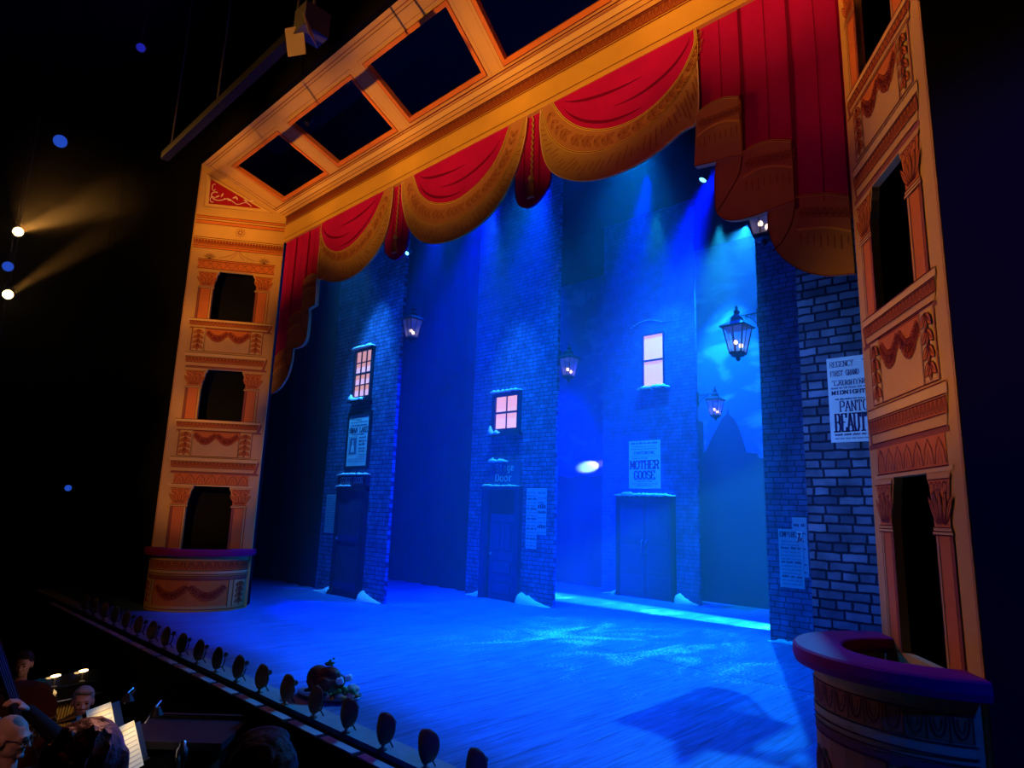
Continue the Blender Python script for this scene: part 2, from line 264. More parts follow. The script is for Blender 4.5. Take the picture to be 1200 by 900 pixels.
# ------------------------------------------------------------------ mesh builder
class MB:
    def __init__(s, *mats, map=None):
        s.v = []; s.f = []; s.m = []; s.mats = list(mats); s.map = map
    def mi(s, m):
        if m is None: return 0
        if m not in s.mats: s.mats.append(m)
        return s.mats.index(m)
    def add(s, vs, fs, m=None):
        k = len(s.v); s.v += [tuple(v) for v in vs]; i = s.mi(m)
        for f in fs: s.f.append([k + a for a in f]); s.m.append(i)
    def P(s, x, z, off):
        return s.map(x, z, off) if s.map else (x, -off, z)
    def box(s, c, d, m=None, rot=None):
        hx, hy, hz = d[0] / 2, d[1] / 2, d[2] / 2
        vs = [Vector((x, y, z)) for x in (-hx, hx) for y in (-hy, hy) for z in (-hz, hz)]
        if rot is not None: vs = [rot @ v for v in vs]
        vs = [v + Vector(c) for v in vs]
        s.add(vs, [(0, 1, 3, 2), (4, 6, 7, 5), (0, 4, 5, 1), (2, 3, 7, 6), (0, 2, 6, 4), (1, 5, 7, 3)], m)
    def b2(s, x0, x1, y0, y1, z0, z1, m=None):
        s.box(((x0 + x1) / 2, (y0 + y1) / 2, (z0 + z1) / 2), (abs(x1 - x0), abs(y1 - y0), abs(z1 - z0)), m)
    def poly(s, pts, m=None, off=0.003):
        tri = tessellate_polygon([[Vector((a, b, 0)) for a, b in pts]])
        vs = [s.P(a, b, off) for a, b in pts]
        s.add(vs, [tuple(t) for t in tri], m)
    def plate(s, loops, off0, off1, m=None, ms=None):
        """solid plate with holes: loops[0] outer, others holes; off1 is the front"""
        tri = tessellate_polygon([[Vector((a, b, 0)) for a, b in lp] for lp in loops])
        flat = [p for lp in loops for p in lp]
        for o in (off0, off1): s.add([s.P(a, b, o) for a, b in flat], [tuple(t) for t in tri], m)
        for lp in loops:
            n = len(lp)
            s.add([s.P(a, b, off0) for a, b in lp] + [s.P(a, b, off1) for a, b in lp], [(i, (i + 1) % n, n + (i + 1) % n, n + i) for i in range(n)], ms or m)
    def rect(s, x0, x1, z0, z1, m=None, off=0.003, n=1):
        for i in range(n):
            a = x0 + (x1 - x0) * i / n; b = x0 + (x1 - x0) * (i + 1) / n
            s.add([s.P(a, z0, off), s.P(b, z0, off), s.P(b, z1, off), s.P(a, z1, off)], [(0, 1, 2, 3)], m)
    def line(s, pts, w, m=None, off=0.006, closed=False, taper=False):
        n = len(pts); L = []; R = []
        for i in range(n):
            if closed: a = pts[(i - 1) % n]; b = pts[(i + 1) % n]
            else: a = pts[max(i - 1, 0)]; b = pts[min(i + 1, n - 1)]
            dx, dz = b[0] - a[0], b[1] - a[1]; l = math.hypot(dx, dz) or 1
            ww = w * (math.sin(PI * (i + .6) / (n + .2)) if taper else 1) / 2
            nx, nz = -dz / l * ww, dx / l * ww
            L.append(s.P(pts[i][0] + nx, pts[i][1] + nz, off)); R.append(s.P(pts[i][0] - nx, pts[i][1] - nz, off))
        fs = [(i, (i + 1) % n, n + (i + 1) % n, n + i) for i in range(n if closed else n - 1)]
        s.add(L + R, fs, m)
    def hline(s, x0, x1, z, w, m='ink', off=0.006, n=1, z1=None):
        z1 = z if z1 is None else z1
        s.line([(x0 + (x1 - x0) * i / n, z + (z1 - z) * i / n) for i in range(n + 1)], w, m, off)
    def tube(s, pts, r, m=None, n=8, caps=True):
        pts = [Vector(p) for p in pts]; rr = r if isinstance(r, (list, tuple)) else [r] * len(pts)
        vs = []; up = Vector((0, 0, 1))
        for i, p in enumerate(pts):
            t = (pts[min(i + 1, len(pts) - 1)] - pts[max(i - 1, 0)]).normalized()
            a = t.cross(up)
            if a.length < .05: a = t.cross(Vector((0, 1, 0)))
            a.normalize(); b = a.cross(t)
            for k in range(n):
                an = 2 * PI * k / n; vs.append(p + (a * math.cos(an) + b * math.sin(an)) * rr[i])
        fs = []
        for i in range(len(pts) - 1):
            for k in range(n): fs.append((i * n + k, i * n + (k + 1) % n, (i + 1) * n + (k + 1) % n, (i + 1) * n + k))
        if caps: fs.append(tuple(range(n))[::-1]); fs.append(tuple(range((len(pts) - 1) * n, len(pts) * n)))
        s.add(vs, fs, m)
    def lathe(s, prof, c=(0, 0, 0), m=None, n=16, sx=1, sy=1, rot=None, ph=0):
        vs = []
        for r, z in prof:
            for k in range(n):
                a = 2 * PI * k / n + ph; v = Vector((r * math.cos(a) * sx, r * math.sin(a) * sy, z))
                if rot is not None: v = rot @ v
                vs.append(v + Vector(c))
        fs = []
        for i in range(len(prof) - 1):
            for k in range(n): fs.append((i * n + k, i * n + (k + 1) % n, (i + 1) * n + (k + 1) % n, (i + 1) * n + k))
        fs.append(tuple(range(n))[::-1]); fs.append(tuple(range((len(prof) - 1) * n, len(prof) * n)))
        s.add(vs, fs, m)
    def ball(s, c, r, m=None, nu=12, nv=8, rot=None):
        if not isinstance(r, (tuple, list)): r = (r, r, r)
        vs = []; fs = []
        for j in range(nv + 1):
            th = PI * j / nv
            for k in range(nu):
                a = 2 * PI * k / nu; v = Vector((r[0] * math.sin(th) * math.cos(a), r[1] * math.sin(th) * math.sin(a), r[2] * math.cos(th)))
                if rot is not None: v = rot @ v
                vs.append(v + Vector(c))
        for j in range(nv):
            for k in range(nu): fs.append((j * nu + k, (j + 1) * nu + k, (j + 1) * nu + (k + 1) % nu, j * nu + (k + 1) % nu))
        s.add(vs, fs, m)
    def caps(s, a, b, ra, rb, m=None):
        """tapered capsule"""
        a = Vector(a); b = Vector(b); k = 6
        pts = [a.lerp(b, i / k) for i in range(k + 1)]; s.tube(pts, [ra + (rb - ra) * i / k for i in range(k + 1)], m, 12)
        s.ball(a, ra, m, 12, 8); s.ball(b, rb, m, 12, 8)
    def build(s, name, parent=None, loc=(0, 0, 0), rz=0, smooth=False):
        me = bpy.data.meshes.new(name); me.from_pydata(s.v, [], s.f)
        for m in s.mats: me.materials.append(MT[m])
        me.polygons.foreach_set('material_index', s.m)
        if smooth: me.polygons.foreach_set('use_smooth', [True] * len(s.f))
        me.validate(); me.update()
        o = bpy.data.objects.new(name, me); COL.objects.link(o)
        o.location = loc; o.rotation_euler = (0, 0, rz)
        if parent: o.parent = parent
        return o
def recalc(o):
    bm = bmesh.new(); bm.from_mesh(o.data); bmesh.ops.recalc_face_normals(bm, faces=bm.faces); bm.to_mesh(o.data); bm.free(); return o
def thing(name, label, cat, loc=(0, 0, 0), rz=0, group=None):
    o = bpy.data.objects.new(name, None); COL.objects.link(o); o.location = loc; o.rotation_euler = (0, 0, rz)
    o['label'] = label; o['category'] = cat
    if group: o['group'] = group
    return o
def tag(o, label, cat, group=None, kind=None):
    o['label'] = label; o['category'] = cat
    if group: o['group'] = group
    if kind: o['kind'] = kind
    return o
def struct(o): o['kind'] = 'structure'; return o
def copy_tree(o, parent=None):
    c = o.copy(); COL.objects.link(c)
    if parent: c.parent = parent
    for ch in list(o.children): copy_tree(ch, c)
    return c

# ------------------------------------------------------------------ structure
def sbox(name, x0, x1, y0, y1, z0, z1, m):
    b = MB(m); b.b2(x0, x1, y0, y1, z0, z1); return struct(b.build(name))
sbox('floor', -14.0, 1.6, 3.06, 12.6, -0.10, 0.0, 'stagefloor')
sbox('floor_lip', -14.0, 1.6, 2.87, 3.06, -0.10, 0.004, 'edgestrip')
sbox('floor_edge', -14.0, 1.6, 2.70, 2.87, -0.14, -0.03, 'black')
sbox('wall_pit', -14.6, 1.6, 2.74, 2.86, -1.55, -0.14, 'audwall')
sbox('floor_pit', -16.0, -3.0, -1.0, 2.74, -1.65, -1.55, 'audwall')
sbox('floor_auditorium', -3.0, 5.5, -7.0, 2.74, -0.35, -0.25, 'audwall')
sbox('floor_stalls', -16.0, -3.0, -7.0, -1.0, -0.35, -0.25, 'audwall')
sbox('wall_left', -16.2, -16.0, -7.0, 3.9, -1.65, 9.6, 'audwall')
sbox('wall_right', 5.5, 5.7, -7.0, 3.9, -0.35, 9.6, 'audwall')
sbox('ceiling', -16.2, 5.7, -7.0, 12.8, 9.6, 9.8, 'audwall')
sbox('wall_proscenium_left', -16.0, -11.05, 3.70, 3.90, -1.65, 9.6, 'audwall')
sbox('wall_proscenium_right', -0.635, 5.5, 3.862, 4.10, -0.35, 9.6, 'audwall')
sbox('wall_proscenium_top', -11.05, -0.58, 3.66, 3.80, 7.32, 9.6, 'audwall')
sbox('wall_stage_left', -14.2, -14.0, 3.9, 12.8, -0.1, 9.6, 'black')
sbox('wall_stage_right', 1.6, 1.8, 4.1, 12.8, -0.1, 9.6, 'black')
sbox('wall_back', -14.2, 1.8, 12.6, 12.8, -0.1, 9.6, 'black')

# white dashes along the pit edge
t = thing('pit_edge_rail', 'low black rail of pale strips running along the front edge of the stage', 'rail', (-7.5, 2.745, -0.03))
b = MB('black'); b.b2(-4.9, 6.1, -0.045, 0.045, 0.0, 0.015); b.build('rail', t)
x = -4.7
while x < 5.9:
    b = MB('whitestrip'); b.b2(x, x + 0.40, -0.033, 0.033, 0.0151, 0.024); b.build('pale_strip', t); x += 0.46

# ------------------------------------------------------------------ painted ornament
def arc(cx, cz, rx, rz, a0, a1, n=10):
    return [(cx + rx * math.cos(math.radians(a0 + (a1 - a0) * i / n)), cz + rz * math.sin(math.radians(a0 + (a1 - a0) * i / n))) for i in range(n + 1)]
def leaf(b, x, z, ang, l, w, fill='orange', ink='ink', off=.006, lw=.006):
    ca, sa = math.cos(ang), math.sin(ang)
    pts = []
    for i in range(9):
        t = i / 8; pts.append((t * l, w * math.sin(PI * t) ** .8 / 2))
    for i in range(7, 0, -1):
        t = i / 8; pts.append((t * l, -w * math.sin(PI * t) ** .8 / 2))
    q = [(x + a * ca - c * sa, z + a * sa + c * ca) for a, c in pts]
    if fill: b.poly(q, fill, off)
    b.line(q, lw, ink, off + .002, closed=True)
    b.line([(x, z), (x + l * .8 * ca, z + l * .8 * sa)], lw * .8, ink, off + .002)
def garland(b, x0, x1, z, sag, off=.006):
    n = 12
    for i in range(n):
        t = (i + .5) / n; px = x0 + (x1 - x0) * t; pz = z - sag * math.sin(PI * t)
        w = .5 + .5 * math.sin(PI * t)
        dx = (x1 - x0); dz = -sag * PI * math.cos(PI * t); a = math.atan2(dz, dx)
        d = 1 if t < .5 else -1
        for k in (-1, 1, 0):
            leaf(b, px - d * .02 * math.cos(a), pz - d * .02 * math.sin(a) + k * .010 * w, a + k * d * .75 + (0 if d > 0 else PI), .038 * w + .030, .028 * w + .014, 'leafred', 'ink', off + .0012 * (i % 3) + (.0006 if k == 0 else 0), .0042)
def leafdrop(b, x, z0, z1):
    n = 4; h = (z1 - z0)
    for i in range(n):
        z = z1 - h * (i + .1) / n
        for sg in (-1, 1): leaf(b, x, z, -PI / 2 + sg * .85, h * .30, h * .15, 'orange', 'ink', .006 + .0012 * (n - i), .006)
        leaf(b, x, z + h * .02, -PI / 2, h * .30, h * .13, 'orange', 'ink', .0075 + .0012 * (n - i), .006)
def capital(b, x0, x1, z0, z1, dirn=0):
    w = x1 - x0; h = z1 - z0; cx = (x0 + x1) / 2; nb = w * .72
    b.poly([(cx - nb / 2, z0), (cx + nb / 2, z0), (cx + nb * .55, z0 + h * .45), (x1, z1 - h * .1), (x1, z1), (x0, z1), (x0, z1 - h * .1), (cx - nb * .55, z0 + h * .45)], 'orange', .008)
    b.rect(x0 - .01, x1 + .01, z1 - h * .1, z1, 'gold', .010); b.line([(x0 - .01, z1 - h * .1), (x1 + .01, z1 - h * .1)], .006, 'ink', .012)
    b.rect(cx - nb * .58, cx + nb * .58, z0, z0 + h * .07, 'gold', .010); b.line([(cx - nb * .58, z0 + h * .07), (cx + nb * .58, z0 + h * .07)], .006, 'ink', .012)
    b.rect(cx - nb * .64, cx + nb * .64, z0 - h * .06, z0 - h * .0, 'goldlight', .010); b.line([(cx - nb * .64, z0), (cx + nb * .64, z0)], .006, 'ink', .012)
    b.line([(cx - nb * .64, z0 - h * .06), (cx + nb * .64, z0 - h * .06)], .006, 'ink', .012)
    for k in (-2, -1, 0, 1, 2):
        leaf(b, cx + k * w * .08, z0 + h * .12, PI / 2 - k * .33, h * .62, w * .16, 'orange', 'ink', .010 + .001 * (2 - abs(k)), .006)
    for sg in (-1, 1):
        b.line(arc(cx + sg * w * .30, z1 - h * .25, w * .10, h * .10, 0, 300, 10), .007, 'ink', .014)
        b.line(arc(cx + sg * w * .08, z1 - h * .22, w * .06, h * .07, 0, 320, 10), .006, 'ink', .014)
def eggs(b, x0, x1, z0, z1, n, ink='ink', off=.006, fill='orange'):
    b.rect(x0, x1, z0, z1, fill, off - .002, n); st = (x1 - x0) / n; h = z1 - z0
    for i in range(n):
        cx = x0 + st * (i + .5)
        b.line(arc(cx, z1, st * .36, h * .85, 180, 360, 8), .006, ink, off + .001)
        b.line(arc(cx, z1 - h * .1, st * .18, h * .5, 180, 360, 6), .004, ink, off + .001)
        b.line([(x0 + st * i, z1), (x0 + st * i, z0)], .004, ink, off + .001)
def ledge(b, x0, x1, z0, z1, n=22):
    h = z1 - z0
    b.poly([(x0, z1), (x1, z1), (x1 - .005, z1 - h * .28), (x1 - .05, z0), (x0 + .05, z0), (x0 + .005, z1 - h * .28)], 'gold', .004)
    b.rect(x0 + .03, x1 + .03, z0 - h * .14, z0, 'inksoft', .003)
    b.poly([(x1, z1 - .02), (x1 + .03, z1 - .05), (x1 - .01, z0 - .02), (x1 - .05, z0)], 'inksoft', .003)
    eggs(b, x0 + .025, x1 - .025, z1 - h * .72, z1 - h * .34, n, 'ink', .008, 'orange')
    b.rect(x0, x1, z1 - h * .28, z1, 'goldlight', .007)
    for k in (1.0, .72, .66, .28, .0):
        b.hline(x0 + .05 * (1 - k), x1 - .05 * (1 - k), z0 + h * k, .007, 'ink', .010)

W0 = 1.45
def tower(name, label, rz, loc, W, sv, flip):
    sx = W / W0
    t = thing(name, label, 'proscenium tower', loc, rz, 'side towers of the painted proscenium')
    def mp(x, z, off):
        zz = z * sv if z < 5.7 else z * 1.0 + 5.7 * (sv - 1) * max(0, (6.4 - z) / .7)
        return ((W0 - x if flip else x) * sx, -off, zz)
    # x = 0 is the outer edge (7.21 high) and x = W0 the inner edge (6.40 high)
    X = lambda u: W0 - u
    holes = []
    for zb, zt, zc in ((.82, 1.81, 1.51), (2.85, 3.67, 3.37), (4.50, 5.33, 5.04)):
        holes.append([(.42, zb), (1.10, zb), (1.10, zc), (1.085, zc + .10), (1.06, zc + .14), (1.05, zc + .22), (1.02, zt - .03), (1.02, zt),
                      (.49, zt), (.49, zt - .03), (.46, zc + .22), (.45, zc + .14), (.435, zc + .10), (.42, zc)])
    b = MB('gold', map=mp)
    b.plate([[(0, 0), (W0, 0), (W0, 6.40), (0, 7.21)]] + holes, -.05, 0, 'gold', 'goldlight')
    for o in (0.012,): b.line([(o, 0), (o, 7.19)], .006, 'inksoft', .004)
    recalc(b.build('panel', t))
    # black backing behind the openings
    b = MB('black', map=mp)
    b.rect(0.0, W0 - .02, 0, 6.35, 'black', -.42)
    b.add([mp(W0 - .02, 0, -.06), mp(W0 - .02, 0, -.42), mp(W0 - .02, 6.35, -.42), mp(W0 - .02, 6.35, -.06)], [(0, 1, 2, 3)], 'black')
    b.add([mp(0, 0, -.06), mp(0, 0, -.42), mp(0, 6.35, -.42), mp(0, 6.35, -.06)], [(0, 1, 2, 3)], 'black')
    b.build('black_backing', t)
    # red triangle
    b = MB('redpanel', map=mp)
    b.poly([(.14, 6.46), (1.20, 6.47), (.10, 7.00)], 'goldlight', .003); b.line([(.12, 6.44), (1.22, 6.45), (.10, 7.04)], .008, 'ink', .005, closed=True)
    b.poly([(.19, 6.50), (1.02, 6.51), (.17, 6.94)], 'redpanel', .005); b.line([(.19, 6.50), (1.02, 6.51), (.17, 6.94)], .007, 'ink', .007, closed=True)
    b.line([(.30 + .012 * i * math.cos(i * .45), 6.68 + .010 * i * math.sin(i * .45)) for i in range(3, 14)], .018, 'cream', .008)
    b.line([(.42 + .1 * k, 6.60 + .035 * math.sin(k * 2.2) - .012 * k) for k in [i * .5 for i in range(10)]], .014, 'cream', .008)
    b.line(arc(.24, 6.58, .04, .05, 30, 300), .014, 'cream', .008); b.line(arc(.24, 6.80, .03, .06, 60, 330), .012, 'cream', .008)
    for k, a in enumerate((.6, 1.2, -.4, .5, 2.2, -.5, .3)): leaf(b, .28 + k * .09, 6.62 + .02 * (k % 2), a, .08, .025, 'cream', 'cream', .008, .003)
    b.build('pediment_panel', t)
    # two upper cornices, rosette
    b = MB('gold', map=mp)
    b.rect(0.03, W0 - .01, 6.14, 6.28, 'orange', .003); 
    for z in (6.28, 6.24, 6.20, 6.14): b.hline(0.02, W0 - .01, z, .009, 'ink', .006)
    b.rect(0.03, W0 - .01, 6.20, 6.24, 'gold', .005)
    b.build('cornice', t)
    b = MB('gold', map=mp)
    eggs(b, .03, W0, 5.76, 5.86, 30)
    for z in (5.90, 5.87, 5.75, 5.71): b.hline(0.02, W0, z, .009, 'ink', .008)
    b.rect(0.03, W0, 5.71, 5.75, 'orange', .005)
    b.build('cornice', t)
    b = MB('orange', map=mp)
    for k in range(8): leaf(b, .74 + .025 * math.cos(k * PI / 4), 6.04 + .025 * math.sin(k * PI / 4), k * PI / 4, .06, .04, 'gold', 'inksoft', .005, .005)
    b.line(arc(.74, 6.04, .025, .025, 0, 360), .006, 'ink', .009)
    b.build('rosette', t)
    b = MB('gold', map=mp)
    for sg in (-1, 1):
        b.line([(.74 + sg * (.03 + .25 * (i / 8) ** 2.2), 5.71 - .15 * i / 8) for i in range(9)], .008, 'inksoft', .006)
        b.line([(.74 + sg * (.01 + .10 * (i / 8) ** 2), 5.71 - .15 * i / 8) for i in range(9)], .006, 'inksoft', .006)
        for k in range(5): leaf(b, .74 + sg * .43, 5.53, PI / 2 + (k - 2) * .5, .10, .04, 'gold', 'ink', .006, .005)
    b.build('crest', t)
    # storeys
    for s, (zb, zt, zc) in enumerate(((.82, 1.81, 1.51), (2.85, 3.67, 3.37), (4.50, 5.33, 5.04))):
        for x0, x1 in ((.20, .43), (1.09, 1.31)):
            b = MB('orange', map=mp)
            b.rect(x0 + .02, x1 - .02 if x0 < 1 else x1, zb, zc, 'orange', .004)
            b.rect(x0 - .005, x0 + .03, zb, zc, 'inksoft', .005)
            b.rect(x1 - .045, x1 - .012, zb, zc, 'gold', .005)
            for xx in (x0 + .03, x1 - .045, x1 - .012, x0 - .005): b.line([(xx, zb), (xx, zc - .02)], .006, 'ink', .007)
            b.build('pilaster', t)
        for x0, x1 in ((.17, .455), (1.055, 1.335)):
            b = MB('orange', map=mp); capital(b, x0, x1, zc, zt - .01); b.build('capital', t)
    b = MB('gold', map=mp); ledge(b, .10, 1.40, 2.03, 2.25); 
    b.rect(.19, 1.29, 1.84, 2.0, 'orange', .003)
    for i in range(7):
        cx = .27 + .157 * i
        b.line([(cx - .07, 1.85), (cx - .05, 1.93), (cx, 1.985), (cx + .05, 1.93), (cx + .07, 1.85)], .007, 'ink', .006)
        b.line([(cx - .03, 1.85), (cx, 1.93), (cx + .03, 1.85)], .005, 'ink', .006)
    b.hline(.17, 1.31, 1.835, .008); b.rect(.12, 1.36, 1.81, 1.835, 'goldlight', .005); b.build('entablature', t)
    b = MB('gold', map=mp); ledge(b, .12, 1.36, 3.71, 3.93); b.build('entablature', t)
    b = MB('gold', map=mp); b.rect(.14, 1.34, 5.35, 5.52, 'orange', .003)
    for i in range(9):
        cx = .20 + .135 * i; b.line([(cx - .06, 5.37), (cx, 5.45), (cx + .06, 5.37)], .006, 'ink', .006); b.line(arc(cx, 5.48, .04, .03, 180, 360, 6), .005, 'ink', .006)
    for z in (5.52, 5.49, 5.36): b.hline(.13, 1.35, z, .009)
    b.build('entablature', t)
    for zl0, zl1, zp in ((2.68, 2.85, 2.27), (4.35, 4.50, 3.96)):
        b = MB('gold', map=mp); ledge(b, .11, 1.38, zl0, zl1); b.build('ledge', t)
        b = MB('gold', map=mp)
        b.rect(.20, 1.27, zp, zl0 - .01, 'gold', .0035); b.rect(.18, .20, zp, zl0, 'inksoft', .004); b.rect(1.27, 1.285, zp, zl0, 'inksoft', .004)
        b.rect(.40, 1.09, zl0 - .14, zl0 - .01, 'orange', .0045)
        b.line([(.385, zp), (.385, zl0 - .01), (1.09, zl0 - .01), (1.09, zp)], .008, 'ink', .006)
        b.line([(.40, zp), (.40, zl0 - .02), (1.08, zl0 - .02), (1.08, zp)], .004, 'ink', .006)
        b.rect(.225, .36, zp + .02, zl0 - .02, 'goldlight', .0045); b.rect(1.115, 1.25, zp + .02, zl0 - .02, 'goldlight', .0045)
        b.hline(.2, 1.27, zp, .007)
        b.build('balustrade_panel', t)
        b = MB('orange', map=mp); leafdrop(b, .29, zp + .03, zl0 - .03); b.build('leaf_drop', t)
        b = MB('orange', map=mp); leafdrop(b, 1.18, zp + .03, zl0 - .03); b.build('leaf_drop', t)
        b = MB('orange', map=mp); garland(b, .42, .73, zl0 - .06, .11); garland(b, .75, 1.06, zl0 - .06, .11); b.build('garland', t)
    # curved box front
    D = .50 if not flip else .56
    def arcmap(s, z, off):
        th = PI * s / W0; zz = z * sv
        ex = W / 2 - (W / 2 - .03 + off) * math.cos(th); ey = -(D + off) * math.sin(th)
        return ((W - ex) if flip else ex, ey - .005, zz)
    b = MB('gold', map=arcmap); b.rect(0, W0, 0, .80, 'gold', 0.0, 28)
    b.rect(0.0, W0, .80, .81, 'black', 0.0, 28)
    b.build('box_front', t, smooth=True)
    b = MB('gold', map=arcmap)
    eggs(b, .04, W0 - .04, .59, .70, 18); b.rect(.04, W0 - .04, .53, .575, 'goldlight', .006, 24); b.rect(.04, W0 - .04, .44, .49, 'inksoft', .004, 24)
    for z in (.71, .58, .53, .50): b.hline(.03, W0 - .03, z, .008, 'ink', .010, 28)
    b.hline(.02, W0 - .02, .035, .010, 'ink', .006, 28)
    b.build('box_frieze', t)
    b = MB('gold', map=arcmap)
    for (xa, xb) in ((.10, .28), (.34, 1.10), (1.16, 1.36)):
        b.rect(xa, xb, .08, .44, 'orange' if xa == .34 else 'goldlight', .003, 8)
        b.line([(xa, .07), (xa, .45)], .009, 'ink', .007); b.line([(xb, .07), (xb, .45)], .009, 'ink', .007); b.hline(xa, xb, .45, .008, 'ink', .007, 8)
    leafdrop(b, .19, .10, .42); leafdrop(b, 1.26, .10, .42); garland(b, .38, .71, .36, .14); garland(b, .73, 1.06, .36, .14)
    b.build('box_panel', t)
    # plush rail
    b = MB('plush'); n = 72; prof = [(-.19, .0), (-.19, .05), (-.18, .058), (.055, .058), (.068, .048), (.072, .0), (.06, -.035), (-.15, -.035)]
    vs = []
    for i in range(n + 1):
        th = PI * i / n; cx = math.cos(th); sy = math.sin(th)
        for r, z in prof:
            rr = r
            vs.append((W / 2 - (W / 2 + .0 + rr) * cx, -(D + .04 + rr) * sy - .004, z + .82 * sv))
    k = len(prof); fs = [(i * k + j, i * k + (j + 1) % k, (i + 1) * k + (j + 1) % k, (i + 1) * k + j) for i in range(n) for j in range(k)]
    fs += [tuple(range(k)), tuple(range(n * k, n * k + k))]
    b.add(vs, fs); recalc(b.build('plush_rail', t))
    return t
tower('proscenium_tower', 'orange painted tower with three openings and curved box at far left of stage', math.radians(55), (-11.04, 3.662, 0), 1.45, 1.0, False)
tower('proscenium_tower', 'orange painted tower seen edge on at right, its red railed box closest', math.radians(-55), (-1.33, 4.85, 0), 1.20, 1.035, True)

# ------------------------------------------------------------------ soffit canopy
CX = -5.77
S = Vector((0, -1.18, .81)).normalized(); NN = Vector((0, -.81, -1.18)).normalized()
t = thing('proscenium_canopy', 'sloping orange canopy with black square openings between the two towers', 'canopy', (CX, 4.85, 6.40))
smap = lambda x, s, off: tuple(Vector((x, 0, 0)) + S * s + NN * off)
H = [[(-4.56, 1.08), (-3.09, 1.08), (-2.80, .30), (-4.14, .30)], [(-2.68, 1.08), (-1.14, 1.08), (-1.05, .31), (-2.42, .31)], [(-.75, 1.09), (.75, 1.09), (.68, .32), (-.68, .32)]]
H += [[(-x, s) for x, s in h] for h in (H[1], H[0])]
b = MB('gold', map=smap)
b.plate([[(-4.44, 0), (4.44, 0), (5.22, 1.43), (-5.27, 1.43)]] + H, -.06, 0, 'gold', 'orange')
recalc(b.build('panel', t))
b = MB('ink', map=smap)
for s, w, m in ((1.37, .012, 'inksoft'), (1.33, .006, 'ink'), (.22, .012, 'ink'), (.19, .01, 'inksoft'), (.12, .008, 'ink'), (.07, .007, 'ink'), (.02, .012, 'ink')):
    e = 4.44 + .55 * s; b.hline(-e, e, s, w, m, .004)
b.rect(-4.55, 4.55, .12, .19, 'goldlight', .002)
b.line([(-5.0, 1.20), (-4.45, .20)], .008, 'ink', .004)
b.line([(-5.13, 1.34), (-4.55, .22)], .008, 'ink', .004)
b.build('painted_lines', t)
for h in H:
    b = MB('orange', map=smap); cx = sum(p[0] for p in h) / 4; cs = sum(p[1] for p in h) / 4
    o1 = [(cx + (x - cx) * 1.075, cs + (s - cs) * 1.14) for x, s in h]; o2 = [(cx + (x - cx) * 1.15, cs + (s - cs) * 1.28) for x, s in h]
    b.plate([o1, h], .0, .012, 'orange'); b.line(o1, .008, 'ink', .014, closed=True); b.line(o2, .006, 'inksoft', .005, closed=True)
    b.build('opening_trim', t)
t2 = thing('black_ceiling_cloth', 'black cloth stretched above the square openings of the orange canopy', 'cloth', (CX, 4.3, 7.3))
b = MB('blackcloth'); b.b2(-5.1, 5.1, -.55, .62, .55, .57); b.build('cloth', t2)

# header beam
t = thing('proscenium_header', 'long flat orange header beam with egg and dart band above the red swags', 'beam', (CX, 4.85, 5.95))
b = MB('gold'); b.plate([[(-4.44, 0), (4.44, 0), (4.44, .47), (-4.44, .47)]], -.07, 0, 'gold'); recalc(b.build('beam', t))
b = MB('orange'); eggs(b, -4.43, 4.43, .335, .44, 120, 'ink', .006, 'inksoft')
for z in (.455, .44, .33, .305, .06): b.hline(-4.44, 4.44, z, .010 if z > .1 else .006, 'ink', .009)
b.build('egg_and_dart_band', t)

